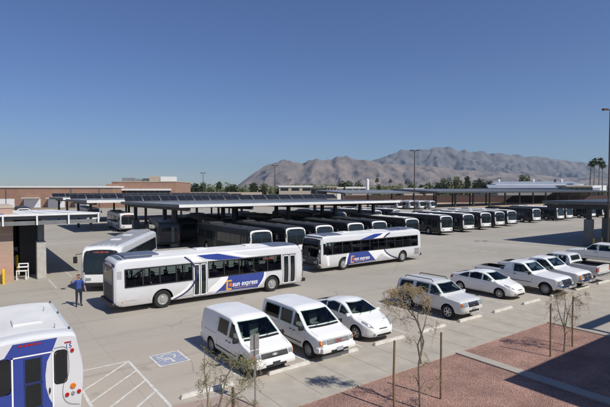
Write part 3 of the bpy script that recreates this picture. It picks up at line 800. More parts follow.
def make_van(label, loc, kind):
    root = empty('minivan', (0, 0, 0), 0, label, 'van', 'white passenger vans parked nose to the wheel stops')
    top = [(-2.4, 1.25), (-2.37, 1.6), (-2.28, 1.80), (-2.1, 1.88), (-1.2, 1.92), (.25, 1.90), (.55, 1.83), (.72, 1.74), (1.42, 1.24), (1.58, 1.17), (2.15, 1.03), (2.33, .95), (2.41, .80), (2.43, .7)]
    plan = [(-2.4, .86), (-2.32, .93), (-2.1, .97), (1.75, .975), (2.15, .94), (2.33, .88), (2.43, .8)]
    b = Body(top, [(-2.4, .42), (-2.2, .28), (2.1, .28), (2.43, .38)], [(-2.4, 1.12), (2.4, 1.08)], plan, .21, .10, .035, (-1.27, 1.56), .345, .26,
             cav=[(-2.15, .80), (1.30, .80), (1.34, 1.20), (.60, 1.74), (-2.1, 1.76)],
             sides=[[(.47, 1.15), (1.24, 1.15), (1.12, 1.30), (.74, 1.68), (.50, 1.70)], rect(-.58, .28, 1.15, 1.70)] + ([rect(-1.95, -.76, 1.15, 1.68)] if kind == 'gmc' else []),
             front=([(-.84, 1.275), (.84, 1.275), (.71, 1.75), (-.71, 1.75)], .4, 2.1))
    b.make(('white', 'black'), root)
    for x in (-1.27, 1.56):
        for y in (-.85, .85): wheel(root, x, y, .34, .22, 'disc', 'steelrim')
    b.patch('windshield', 'F', rnd([(-.86, 1.26), (.86, 1.26), (.72, 1.76), (-.72, 1.76)], .06), 'cglass', root, off=.005, step=.08)
    b.patch('cowl', 'F', rect(-.8, .8, 1.19, 1.245), 'black', root, off=.005, step=.1)
    for side in 'RL':
        b.patch('window', side, rnd([(.43, 1.13), (1.30, 1.13), (1.16, 1.30), (.74, 1.72), (.50, 1.74)], .06), 'cglass', root, off=.005, step=.1)
        if kind == 'gmc':
            b.patch('window', side, rnd(rect(-.62, .33, 1.13, 1.72), .06), 'cglass', root, off=.005, step=.1)
            b.patch('window', side, rnd([(-2.1, 1.13), (-.72, 1.13), (-.72, 1.72), (-1.95, 1.70)], .06), 'cglass', root, off=.005, step=.1)
        else:
            b.patch('window', side, rnd(rect(-.60, .30, 1.13, 1.72), .06), 'cglass', root, off=.005, step=.1)
        b.patch('door_seam', side, lines([(.38, .36), (.38, 1.8)], .014) + lines([(1.34, .36), (1.36, 1.1), (.8, 1.76)], .014) + lines([(-.68, .4), (-.68, 1.8)], .014) + lines([(-.68, 1.0), (-2.2, 1.0)], .014), 'seam', root, off=.003, step=.3)
        b.patch('side_moulding', side, rect(-.78, 1.08, .50, .55), 'dsteel', root, off=.012, step=.3)
        b.patch('tail_light', side, rect(-2.33, -2.25, .85, 1.15), 'red', root, off=.008, step=.2)
    handles(b, root, (.28, .55), .95)
    [b.patch('hood_seam', 'T', q_, 'seam', root, off=.003, step=.2) for q_ in (lines([(1.62, -.84), (2.28, -.80)], .012), lines([(1.62, .84), (2.28, .80)], .012))]
    b.patch('hood_edge', 'F', rect(-.80, .80, .915, .925), 'seam', root, off=.003, step=.2)
    # front
    gr = b.patch('grille', 'F', rnd(rect(-.60, .60, .72, .90), .03), 'black' if kind != 'gmc' else 'steel', root, off=.006, step=.08)
    b.patch('grille_bar', 'F', [rect(-.58, .58, .735 + i * .035, .745 + i * .035) for i in range(5)], 'steelrim' if kind == 'gmc' else 'dsteel', gr, off=.012, step=.2)
    if kind == 'gmc': text_on(b, 'GMC', .15, 'F', -.17, .755, 'red', gr, off=.03, width=.36)
    else: b.patch('badge', 'F', [(-.12, .80), (-.06, .80), (-.06, .775), (.06, .775), (.06, .80), (.12, .80), (.12, .835), (.06, .835), (.06, .86), (-.06, .86), (-.06, .835), (-.12, .835)], 'steelrim', gr, off=.018, step=.1)
    for s in (-1, 1):
        b.patch('headlight', 'F', rnd(rect(*sorted((s * .62, s * .80)), .745, .895), .02), 'lamp', root, off=.008, step=.06)
        b.patch('turn_signal', 'F', rnd(rect(*sorted((s * .805, s * .90)), .70, .90), .02), 'amber', root, off=.007, step=.06)
    bp = B(); bp.box(2.2, 2.52, -.88, .88, .40, .62, bev=.05)
    for s in (-1, 1): bp.box(1.95, 2.35, min(s * .80, s * .965), max(s * .80, s * .965), .41, .61, bev=.04)
    bp.build('bumper', 'white', root, smooth=True)
    ai = B(); ai.box(2.50, 2.535, -.45, .45, .43, .50); ai.build('air_intake', 'black', root)
    pl = B(); pl.box(2.525, 2.545, -.16, .16, .44, .59); pl.build('license_plate', 'dsteel' if kind != 'gmc' else 'plate', root)
    rb = B(); rb.box(-2.50, -2.25, -.92, .92, .42, .62, bev=.04); rb.build('bumper', 'white', root, smooth=True)
    b.patch('rear_window', 'B', rnd(rect(-.72, .72, 1.18, 1.66), .06), 'glass', root, off=.006, step=.1)
    mirror_pair(root, 1.22, .94, 1.18, 'black', 1.2)
    cabin(root, 1.28, .84, .80, (.35, -.75) if kind == 'gmc' else (.35,), top=1.42)
    wp = B()
    for y in (-.55, .1): wp.tube([(1.50, y, 1.235), (1.30, y + .45, 1.375)], .010, 4)
    wp.build('wiper', 'black', root)
    place(root, loc[0], loc[1], loc[2]); root.scale = (.92, .92, .925)
    return root
make_van('boxy white cargo van with black grille and amber corner lights, nearest the sign post', (8.62, 15.82, -90), 'astro')
make_van('white passenger van with grey grille, between the cargo van and the hatchback', (11.42, 15.68, -90.6), 'gmc')

def make_hatch():
    root = empty('hatchback_car', (0, 0, 0), 0, '', 'car', 'white hatchback cars parked nose to the wheel stops')
    top = [(-2.23, .86), (-2.18, 1.0), (-2.05, 1.09), (-1.4, 1.27), (-.8, 1.41), (-.2, 1.49), (.15, 1.475), (.45, 1.40), (1.2, 1.03), (1.42, .965), (1.9, .84), (2.08, .73), (2.18, .62), (2.24, .50)]
    plan = [(-2.23, .66), (-2.12, .78), (-1.75, .85), (-1.0, .863), (1.3, .863), (1.75, .82), (2.0, .72), (2.14, .6), (2.24, .46)]
    b = Body(top, [(-2.23, .42), (-2.0, .22), (2.0, .2), (2.24, .26)], [(-2.2, 1.0), (-1, .98), (1.2, .88), (1.8, .7), (2.2, .5)], plan, .42, lambda x: .13 if x < 1.2 else .16, .06, (-1.35, 1.35), .31, .24,
             cav=[(-1.2, .62), (1.05, .62), (1.10, .98), (.38, 1.32), (-.2, 1.38), (-1.0, 1.24)],
             sides=[[(.27, .985), (.95, .975), (.52, 1.22), (.27, 1.30)], [(-.64, 1.0), (.15, .985), (.15, 1.31), (-.2, 1.35), (-.64, 1.30)]],
             front=([(-.74, 1.055), (.74, 1.055), (.53, 1.385), (-.53, 1.385)], .1, 1.9))
    b.make(('white', 'black'), root)
    for x in (-1.35, 1.35):
        for y in (-.755, .755): wheel(root, x, y, .31, .2, 'spoke')
    b.patch('windshield', 'F', rnd([(-.76, 1.04), (.76, 1.04), (.54, 1.40), (-.54, 1.40)], .07), 'cglass', root, off=.005, step=.07)
    for side in 'RL':
        b.patch('window', side, rnd([(.24, .965), (1.03, .955), (.52, 1.25), (.24, 1.335)], .04), 'cglass', root, off=.005, step=.08)
        b.patch('window', side, rnd([(-.68, .985), (.18, .968), (.18, 1.345), (-.2, 1.385), (-.68, 1.335)], .04), 'cglass', root, off=.005, step=.08)
        b.patch('window', side, rnd([(-1.5, 1.02), (-.74, .99), (-.74, 1.325), (-1.1, 1.22)], .04), 'glass', root, off=.005, step=.08)
        b.patch('door_seam', side, lines([(.21, .28), (.21, .96)], .012) + lines([(1.02, .40), (1.08, .92)], .012) + lines([(-.72, .30), (-.71, .98)], .012) + lines([(-.98, .66), (-1.1, .98)], .012) + lines([(-.98, .29), (1.0, .27)], .014), 'seam', root, off=.003, step=.3)
        b.patch('tail_light', side, rnd([(-2.12, .75), (-1.95, .80), (-1.88, 1.02), (-2.05, 1.04)], .03), 'red', root, off=.006, step=.07)
    handles(b, root, (.33, -.60), .84, 'silver')
    for s in (-1, 1):
        b.patch('headlight', 'F', rnd([(s * .46, .60), (s * .66, .655), (s * .78, .80), (s * .72, .86), (s * .56, .76)][::s], .03), 'lamp', root, off=.008, step=.05)
        b.patch('fog_lamp', 'F', disc(s * .52, .36, .05, 10), 'lamp', root, off=.008, step=.05)
    b.patch('grille', 'F', rnd([(-.46, .27), (.46, .27), (.40, .37), (-.40, .37)], .03), 'black', root, off=.006, step=.06)
    b.patch('upper_grille', 'F', rnd([(-.26, .555), (.26, .555), (.20, .60), (-.20, .60)], .015), 'dsteel', root, off=.006, step=.06)
    [b.patch('hood_seam', 'T', q_, 'seam', root, off=.003, step=.2) for q_ in (lines([(2.05, -.40), (1.75, -.60), (1.3, -.70)], .012), lines([(2.05, .40), (1.75, .60), (1.3, .70)], .012))]
    b.patch('rear_window', 'T', rnd([(-1.95, -.5), (-1.95, .5), (-1.05, .55), (-1.05, -.55)], .08), 'glass', root, off=.005, step=.1)
    mirror_pair(root, .92, .82, 1.0, 'white', .95)
    cabin(root, 1.04, .64, .68, (.1, -.75), top=1.08)
    wp = B()
    for y in (-.5, .1): wp.tube([(1.28, y, 1.045), (1.05, y + .42, 1.165)], .008, 4)
    wp.build('wiper', 'black', root)
    an = B(); an.tube([(-.85, 0, 1.40), (-1.05, 0, 1.58)], .006, 4); an.build('antenna', 'black', root)
    return root
h1 = make_hatch(); h2 = copy_tree(h1)
h1['label'] = 'white hatchback parked beside the passenger van with the grey grille'
h2['label'] = 'white hatchback standing alone between the SUV and the first pickup'
place(h1, 14.36, 16.15, -90.5); place(h2, 26.42, 16.75, -89.6)

def make_suv():
    root = empty('sport_utility_car', (0, 0, 0), 0, 'silvery white SUV with roof rails, behind the crown of the yellowish tree', 'suv')
    top = [(-2.2, .95), (-2.18, 1.25), (-2.10, 1.55), (-1.98, 1.66), (-1.7, 1.70), (-.2, 1.725), (.25, 1.70), (.48, 1.62), (1.04, 1.18), (1.18, 1.12), (1.95, 1.04), (2.12, .97), (2.2, .84), (2.23, .7)]
    plan = [(-2.2, .80), (-2.1, .87), (-1.9, .9), (1.75, .9), (2.02, .86), (2.16, .78), (2.23, .68)]
    b = Body(top, [(-2.2, .45), (-2.0, .33), (2.0, .33), (2.23, .42)], [(-2.2, 1.04), (2.2, 1.0)], plan, .27, .11, .04, (-1.32, 1.30), .36, .25,
             cav=[(-2.0, .80), (.92, .80), (.95, 1.14), (.42, 1.56), (-1.85, 1.56)],
             sides=[[(.19, 1.11), (.94, 1.11), (.5, 1.50), (.19, 1.55)], rect(-.77, .05, 1.11, 1.55), [(-1.9, 1.16), (-1.0, 1.12), (-1.0, 1.55), (-1.84, 1.50)]],
             front=([(-.76, 1.215), (.76, 1.215), (.63, 1.605), (-.63, 1.605)], .2, 1.9))
    b.make(('silver', 'black'), root)
    for x in (-1.32, 1.30):
        for y in (-.785, .785): wheel(root, x, y, .355, .22, 'spoke')
    b.patch('windshield', 'F', rnd([(-.78, 1.20), (.78, 1.20), (.64, 1.62), (-.64, 1.62)], .06), 'cglass', root, off=.005, step=.07)
    for side in 'RL':
        b.patch('window', side, rnd([(.16, 1.09), (1.0, 1.09), (.92, 1.18), (.5, 1.53), (.16, 1.58)], .04), 'cglass', root, off=.005, step=.09)
        b.patch('window', side, rnd(rect(-.80, .08, 1.09, 1.58), .04), 'cglass', root, off=.005, step=.09)
        b.patch('window', side, rnd([(-1.95, 1.14), (-.98, 1.10), (-.98, 1.58), (-1.86, 1.52)], .05), 'cglass', root, off=.005, step=.09)
        b.patch('door_seam', side, lines([(.12, .42), (.12, 1.6)], .013) + lines([(1.04, .5), (1.06, 1.08)], .013) + lines([(-.86, .44), (-.9, 1.6)], .013), 'seam', root, off=.003, step=.3)
        b.patch('sill_cladding', side, rect(-.92, .90, .34, .46), 'steelrim', root, off=.008, step=.3)
        b.patch('tail_light', side, rect(-2.15, -2.03, .95, 1.35), 'red', root, off=.008, step=.2)
    handles(b, root, (.24, -.72), .98, 'silver')
    [b.patch('hood_seam', 'T', q_, 'seam', root, off=.003, step=.2) for q_ in (lines([(1.2, -.74), (2.05, -.66)], .012), lines([(1.2, .74), (2.05, .66)], .012))]
    gr = b.patch('grille', 'F', rnd(rect(-.42, .42, .70, .93), .03), 'black', root, off=.006, step=.07)
    b.patch('grille_bar', 'F', [rect(-.41, .41, .74 + i * .07, .765 + i * .07) for i in range(3)], 'chrome', gr, off=.014, step=.2)
    for s in (-1, 1):
        b.patch('headlight', 'F', rnd([(s * .46, .74), (s * .76, .72), (s * .80, .92), (s * .46, .93)][::s], .03), 'lamp', root, off=.008, step=.06)
        b.patch('turn_signal', 'F', rnd(rect(*sorted((s * .78, s * .84)), .74, .90), .01), 'amber', root, off=.010, step=.06)
        b.patch('fog_lamp', 'F', disc(s * .60, .50, .05, 10), 'lamp', root, off=.012, step=.06)
        rr = B(); rr.tube([(-1.75, s * .60, 1.66), (-1.65, s * .60, 1.76), (.05, s * .60, 1.78), (.18, s * .60, 1.68)], .022, 6); rr.build('roof_rail', 'black', root)
    b.patch('air_intake', 'F', rnd(rect(-.42, .42, .45, .55), .03), 'black', root, off=.008, step=.07)
    b.patch('license_plate', 'F', rect(-.15, .15, .57, .67), 'plate', root, off=.02, step=.1)
    b.patch('rear_window', 'B', rnd(rect(-.66, .66, 1.15, 1.52), .05), 'glass', root, off=.006, step=.1)
    mirror_pair(root, .95, .86, 1.14, 'silver')
    cabin(root, .90, .84, .70, (.05, -.85), top=1.30)
    place(root, 20.35, 15.80, -90)
make_suv()

def make_pickup(label, loc, kind):
    root = empty('pickup_truck', (0, 0, 0), 0, label, 'pickup', 'white pickup trucks at the end of the stalls')
    crew = kind in ('crew', 'ext')
    rear = -.75 if not crew else (-1.05 if kind == 'ext' else -1.25)
    top = [(-2.95, 1.20), (-2.93, 1.25), (rear - .06, 1.27), (rear - .02, 1.3), (rear + .02, 1.62), (rear + .10, 1.78), (rear + .3, 1.85), (.3, 1.86), (.55, 1.78), (1.12, 1.30), (1.28, 1.24), (2.5, 1.13), (2.72, 1.03), (2.82, .88), (2.86, .72)]
    plan = [(-2.95, .97), (-2.88, 1.0), (2.25, 1.0), (2.55, .96), (2.76, .87), (2.86, .78)]
    b = Body(top, [(-2.95, .55), (-2.0, .42), (2.0, .38), (2.86, .45)], [(-2.95, 1.2), (2.86, 1.16)], plan, .26, .10, .04, (-1.75, 1.95), .385, .28,
             extra=[(-2.86, rear - .12, -.80, .80, .78, 1.5)], n=90,
             cav=[(rear + .12, .85), (1.02, .85), (1.06, 1.27), (.50, 1.70), (rear + .22, 1.72)],
             sides=[[((.12 if crew else -.12) + .03, 1.24), (1.0, 1.24), (.94, 1.32), (.52, 1.68), ((.12 if crew else -.12) + .03, 1.70)]] + ([rect(rear + .25, -.03, 1.25, 1.69)] if crew else []),
             front=([(-.80, 1.335), (.80, 1.335), (.69, 1.765), (-.69, 1.765)], .3, 2.1))
    pm = 'white' if kind != 'ext' else 'silver'
    b.make((pm, 'black'), root)
    for x in (-1.75, 1.95):
        for y in (-.87, .87): wheel(root, x, y, .38, .25, 'disc' if kind != 'crew' else 'spoke', 'steelrim' if kind != 'crew' else 'rim')
    b.patch('windshield', 'F', rnd([(-.82, 1.32), (.82, 1.32), (.70, 1.78), (-.70, 1.78)], .06), 'cglass', root, off=.005, step=.08)
    for side in 'RL':
        b.patch('window', side, rnd([(-.12 if not crew else .12, 1.22), (1.06, 1.22), (.98, 1.30), (.52, 1.72), (-.12 if not crew else .12, 1.74)], .05), 'cglass', root, off=.005, step=.09)
        if crew: b.patch('window', side, rnd(rect(rear + .22, .0, 1.22, 1.72), .05), 'cglass', root, off=.005, step=.09)
        sm = lines([(1.12, .45), (1.12, 1.2)], .014) + lines([(rear - .05, .50), (rear - .05, 1.25)], .024) + lines([(-.2 if not crew else .06, .45), (-.2 if not crew else .06, 1.75)], .014)
        b.patch('door_seam', side, sm, 'seam', root, off=.003, step=.3)
        b.patch('side_moulding', side, [rect(rear, 1.1, .66, .70)], 'dsteel' if kind == 'ram' else 'steelrim', root, off=.010, step=.3)
        b.patch('bed_rail', side, rect(-2.86, rear - .12, 1.20, 1.235), 'steelrim' if kind != 'ext' else 'black', root, off=.010, step=.3)
    handles(b, root, (.0 if not crew else .22,), 1.06)
    gr = b.patch('grille', 'F', rnd(rect(-.56, .56, .68, 1.0), .05), 'chrome' if kind == 'ram' else 'steel', root, off=.006, step=.07)
    b.patch('grille_mesh', 'F', [rect(*sorted((s * .05, s * .50)), z, z + .11) for s in (-1, 1) for z in (.71, .86)], 'black', gr, off=.014, step=.1)
    for s in (-1, 1):
        b.patch('headlight', 'F', rnd(rect(*sorted((s * .58, s * .82)), .74, .97), .03), 'lamp', root, off=.008, step=.06)
        b.patch('turn_signal', 'F', rnd(rect(*sorted((s * .80, s * .89)), .72, .97), .02), 'amber' if kind != 'ram' else 'lamp', root, off=.010, step=.05)
        b.patch('tail_light', 'B', rnd(rect(*sorted((s * .82, s * .95)), .80, 1.16), .02), 'red', root, off=.010, step=.08)
        b.patch('side_tail_light', 'L' if s > 0 else 'R', rect(-2.92, -2.84, .80, 1.16), 'red', root, off=.006, step=.1)
    bp = B(); bp.box(2.62, 3.0, -.93, .93, .46, .70, bev=.07)
    bp.build('bumper', 'chrome' if kind != 'crew' else 'white', root, smooth=True)
    pl = B(); pl.box(3.0, 3.02, -.16, .16, .50, .64); pl.build('license_plate', 'plate', root)
    bp = B(); bp.box(-3.12, -2.85, -.95, .95, .50, .70, bev=.04); bp.build('bumper', 'chrome', root, smooth=True)
    b.patch('tailgate', 'B', lines([(-.78, .74), (-.78, 1.2), (.78, 1.2), (.78, .74), (-.78, .74)], .014), 'seam', root, off=.003, step=.3)
    b.patch('rear_window', 'B', rnd(rect(-.66, .66, 1.38, 1.72), .05), 'glass', root, off=.006, step=.08)
    [b.patch('hood_seam', 'T', q_, 'seam', root, off=.003, step=.2) for q_ in (lines([(1.35, -.84), (2.62, -.72)], .012), lines([(1.35, .84), (2.62, .72)], .012))]
    fl = B(); fl.box(-2.86, rear - .12, -.80, .80, .775, .79)
    for k in range(9): fl.box(-2.85, rear - .13, -.76 + k * .18, -.70 + k * .18, .79, .80)
    fl.build('bed_floor', 'steel', root)
    if kind == 'ram':
        tb = B(); tb.box(rear - .62, rear - .14, -.78, .78, .9, 1.3, bev=.04); tb.build('tool_box', 'black', root)
    mirror_pair(root, 1.02, .96, 1.24, 'black' if kind != 'crew' else 'white', 1.25)
    cabin(root, 1.0, .92, .76, (.05,) if not crew else (.15, -.65), top=1.45)
    place(root, *loc)
    return root
make_pickup('white regular-cab pickup with chrome bumper and black tool box, next to the second hatchback', (29.72, 16.2, -90), 'ram')
make_pickup('white pickup with amber corner lights, nose to the wheel stop between two other pickups', (32.85, 16.35, -90), 'reg')
make_pickup('pale silver pickup parked tail first with red tail lights towards us', (36.1, 16.75, 90), 'ext')
make_pickup('white crew-cab pickup parked tail first at the right edge of the photo', (45.3, 17.4, 90), 'crew')

# ------------------------------------------------------------------ shuttle minibus, tail towards us
def make_shuttle():
    root = empty('shuttle_minibus', (0, 0, 0), 0, 'small white shuttle bus with blue rear door, cut off by the lower left corner', 'minibus')
    top = [(-3.2, 2.74), (-3.16, 2.82), (-3.05, 2.86), (-2.7, 2.88), (.7, 2.87), (.95, 2.80), (1.1, 2.5), (1.2, 2.1), (1.5, 2.08), (1.8, 1.95), (2.45, 1.32), (2.6, 1.27), (3.25, 1.1), (3.4, .95), (3.45, .75)]
    plan = [(-3.2, 1.14), (-3.15, 1.168), (-2.9, 1.17), (.9, 1.17), (1.15, 1.02), (2.9, .98), (3.3, .9), (3.45, .78)]
    b = Body(top, [(-3.2, .50), (-2.9, .42), (3.0, .38), (3.45, .45)], [(-3.2, 1.9), (.9, 1.9), (1.2, 1.25), (3.45, 1.1)], plan, .22, lambda x: .17 if x < 1 else .12, .05, (-1.9, 2.35), .39, .35, n=70)
    b.make(('buswhite', 'black'), root)
    for x in (-1.9, 2.35):
        for y in (-1.0, .97): wheel(root, x, y if x < 0 else y * .87, .385, .25, 'disc', 'steelrim')
    b.patch('roof', 'T', rect(-2.85, .7, -.82, .82), 'roofwhite', root, off=.004, step=.25)
    Y = lambda u: 1.25 - u
    blue = [(Y(u), z) for u, z in [(1.80, 2.72), (1.70, 2.45), (1.56, 2.15), (1.52, 1.8), (1.53, 1.5), (1.60, 1.2), (1.74, .9), (2.0, .6)]] + [(1.10, .6), (1.10, 2.30), (.60, 2.42), (.42, 2.72)]
    b.patch('blue_panel', 'B', blue, 'blue', root, off=.004, step=.1)
    d = b.patch('rear_door', 'B', lines([(Y(.81), .55), (Y(.81), 2.38), (Y(1.69), 2.38), (Y(1.69), .55)], .035), 'letter', root, off=.018, step=.2)
    b.patch('door_window', 'B', [rnd(rect(Y(1.42), Y(1.08), 1.70, 2.28), .03), rnd(rect(Y(1.42), Y(1.08), 1.06, 1.64), .03)], 'glass', d, off=.008, step=.1)
    b.patch('door_gasket', 'B', ring_strip(rect(Y(1.44), Y(1.06), 1.68, 2.30), .02) + ring_strip(rect(Y(1.44), Y(1.06), 1.04, 1.66), .02), 'navy', d, off=.012, step=.2)
    dh = B(); dh.box(-3.26, -3.2, Y(1.63), Y(1.60), 1.35, 1.47, bev=.008); dh.build('door_handle', 'black', d)
    for s in (1, -1):
        P = rnd(rect(*sorted((s * .50, s * .74)), 1.55, 2.36), .09)
        w = b.patch('rear_window', 'B', P, 'glass', root, off=.012, step=.08)
        b.patch('window_frame', 'B', ring_strip(rnd(rect(*sorted((s * .48, s * .76)), 1.53, 2.38), .1), .03), 'black', w, off=.014, step=.2)
    b.patch('moulding', 'B', ribbon([(Y(1.72), 2.46), (Y(1.95), 2.45), (Y(2.04), 2.30), (Y(2.05), 1.75), (Y(1.93), 1.48), (Y(1.92), 1.15), (Y(2.05), .95), (Y(2.3), .86)], .018), 'steelrim', root, off=.010, step=.2)
    b.patch('marker_light', 'B', [rnd(rect(Y(1.42) + i * .1, Y(1.42) + i * .1 + .075, 2.63, 2.68), .01) for i in range(5)], 'red', root, off=.014, step=.1)
    b.patch('marker_light', 'B', rect(Y(2.12), Y(1.96), 2.54, 2.575), 'red', root, off=.014, step=.1)
    text_on(b, '15', .17, 'B', Y(1.97), 2.40, 'blue', root, 'fleet_number', off=.012, width=.16)
    for s in (-1, 1):
        for nm, y, z, r, m in (('turn_signal', .90, 1.39, .062, 'amber'), ('brake_light', .76, 1.19, .045, 'red'), ('brake_light', 1.04, 1.21, .045, 'red'), ('reverse_light', .90, 1.20, .042, 'lamp'), ('clearance_light', .89, 2.33, .042, 'red')):
            c = B(); h = b.project('B', s * y, z, 0)
            x = h.x if h else -3.2
            c.lathe([(r * 1.12, .02), (r * 1.12, -.025), (r, -.035)], 16, 'x', (x, s * y, z)); o = c.build(nm, m, root)
    st = B(); st.box(-3.35, -3.1, -1.12, 1.12, .45, .62, bev=.03); st.build('bumper', 'black', root)
    for side in 'RL':
        for x0 in (-2.8, -1.95, -1.1, -.25): b.patch('window', side, rnd(rect(x0, x0 + .75, 1.5, 2.2), .06), 'glass', root, off=.006, step=.15)
        b.patch('blue_band', side, [(-3.1, .6), (-.8, .6), (.3, 1.2), (.8, 1.42), (-3.1, 1.42)], 'blue', root, off=.005, step=.2)
        b.patch('cab_window', side, rnd([(1.25, 1.32), (2.3, 1.32), (1.85, 1.80), (1.3, 1.88)], .05), 'glass', root, off=.006, step=.1)
        cl = B(); s = 1 if side == 'L' else -1
        for x in (-2.9, -1.0, .6): cl.box(x, x + .10, min(s * .86, s * .90), max(s * .86, s * .90), 2.80, 2.86, bev=.008)
        cl.build('clearance_lamp', 'dsteel', root)
    b.patch('windshield', 'F', rnd([(-.8, 1.36), (.8, 1.36), (.72, 1.92), (-.72, 1.92)], .06), 'glass', root, off=.006, step=.1)
    hv = B(); hv.box(-2.1, -1.4, -.35, .35, 2.86, 2.93, bev=.03); hv.build('roof_hatch', 'roofwhite', root)
    rl = B()
    for x in (-2.75, -.6): rl.tube([(x, -.55, 2.86), (x, -.55, 2.98)], .012, 5)
    rl.build('roof_antenna', 'steelrim', root)
    mirror_pair(root, 2.3, 1.0, 1.5, 'black', 1.6)
    place(root, 1.25, 16.45, 90)
make_shuttle()

# ================================================================== ground and paint
def sheet(name, pts, z, mat, kind='structure', parent=None, label=None, cat=None):
    b = B(); b.poly([(x, y, z) for x, y in pts]); o = b.build(name, mat, parent)
    if parent is None: tag(o, label, cat, None, kind)
    return o
def rc(u0, u1, v0, v1): return [(u0, v0), (u1, v0), (u1, v1), (u0, v1)]
GR = 13000
b = B(); b.poly([(GR * math.cos(2 * PI * k / 64), GR * math.sin(2 * PI * k / 64), -.02) for k in range(64)])
tag(b.build('ground', 'desert'), kind='structure')
sheet('parking_lot', rc(-160, 330, -30, 175), 0, 'lot')
sheet('dirt_lot', [cam2w(-60, 178), cam2w(190, 178), cam2w(190, 240), cam2w(-60, 240)], .006, 'dirt')
MT['walk'] = M('sidewalk_concrete', (.385, .350, .292), .85, var=.12, scale=1.3, bump=.15)
MT['walk2'] = M('walk_concrete_cool', (.36, .325, .275), .85, var=.1, scale=1.3, bump=.15)
sheet('sidewalk', rc(-14, 48, 11.32, 13.58), .004, 'walk')
b = B()
for k in range(42):
    x = -13.5 + 1.5 * k; b.quad((x, 11.33, .008), (x + .014, 11.33, .008), (x + .014, 13.57, .008), (x, 13.57, .008))
MT['joint'] = M('paving_joint', (.24, .225, .19), .9, var=.2)
tag(b.build('paving_joint', 'joint'), kind='structure')
sheet('gravel_bed', rc(-8, 22.8, 1.7, 11.18), .010, 'gravel')
b = B(); b.box(-8, 22.95, 11.18, 11.31, 0, .05, ); b.box(22.82, 22.95, 1.7, 11.17, 0, .05)
tag(b.build('kerb', 'walk'), kind='structure')
b = B(); b.box(15.55, 16.0, 1.7, 11.17, 0, .06); tag(b.build('footpath', 'walk2'), kind='structure')
sheet('paved_walk', rc(22.96, 70, 1.7, 11.30), .008, 'walk2')
# reddish dust washed out of the bed
MT['pink'] = M('reddish_ramp_concrete', (.36, .275, .235), .9, var=.12, scale=1.5, bump=.2)
sheet('ramp', [(3.0, 11.35), (7.2, 11.35), (6.6, 13.2), (4.95, 13.45), (3.0, 13.2)], .009, 'pink')

def marking(name, quads, mat, label, z=.006, group=None):
    b = B()
    for i, q in enumerate(quads): b.poly([(x, y, z + .0006 * (i % 7)) for x, y in q])
    return tag(b.build(name, mat), kind='structure')
L_ = [rc(u - .05, u + .05, 13.95, 19.1) for u in (7.55, 10.3, 13.1, 16.0, 18.95, 21.9, 24.85, 28.0, 31.2, 34.4, 37.8, 41.2)]
marking('stall_line', L_, 'line', '')
hq = [rc(4.78, 4.88, 13.2, 18.05), rc(2.85, 4.77, 17.95, 18.05), rc(2.85, 2.95, 13.2, 17.94)]
marking('hatched_aisle', hq, 'line', '')
dq = []
for v in (17.9, 16.84, 15.78, 14.72):
    x0, y0, x1, y1 = 4.76, v, 2.97, v - 1.68
    if y1 < 13.25: x1 = x0 - (y0 - 13.25) * (x0 - x1) / (y0 - y1); y1 = 13.25
    dq.append(line((x0, y0), (x1, y1), .09))
marking('hatched_aisle', dq, 'line', '', z=.011)
# accessible stall symbol
marking('accessible_symbol', [rc(5.60, 6.80, 16.72, 18.06)], 'line', '', z=.006)
marking('accessible_symbol', [rc(5.68, 6.72, 16.80, 17.98)], 'adablue', '', z=.010)
cx, cy = 6.2, 17.4
S_ = lambda x, y: (cx - x, cy - y)
q = [[S_(*p) for p in disc(-.02, .42, .085, 12)]]
q += [[S_(*p) for p in line(a, c, .085)] for a, c in (((-.02, .30), (0, -.02)), ((0, .12), (.22, .12)), ((0, -.02), (.24, -.02)), ((.24, -.02), (.34, -.32)), ((.34, -.32), (.42, -.30)))]
marking('accessible_symbol', q[:1] + q[1:2] + q[2:3], 'line', '', z=.014)
marking('accessible_symbol', q[3:], 'line', '', z=.018)
ar = [(-.02 + .26 * math.cos(t), -.17 + .26 * math.sin(t)) for t in [R(120 + 12 * k) for k in range(20)]]
marking('accessible_symbol', [[S_(*p) for p in line(a, c, .07)] for a, c in zip(ar[::2], ar[2::2])], 'line', '', z=.016)
fq = [rc(44.0, 44.25, 27 + i * 1.15, 27.6 + i * 1.15) for i in range(7)] + [rc(44.6, 44.85, 27 + i * 1.15, 27.6 + i * 1.15) for i in range(7)]
fq += [rc(4.6, 4.72, 34.2, 38), rc(6.15, 6.27, 38.2, 42)] + [rc(u - .06, u + .06, 37.2, 49) for u in (23.9, 28.2, 33, 38, 44.6, 52.6, 57.4, 62.2, 68.4)]
fq += [rc(10, 80, 34.6, 34.72)]
marking('lane_marking', fq, 'faint', '')

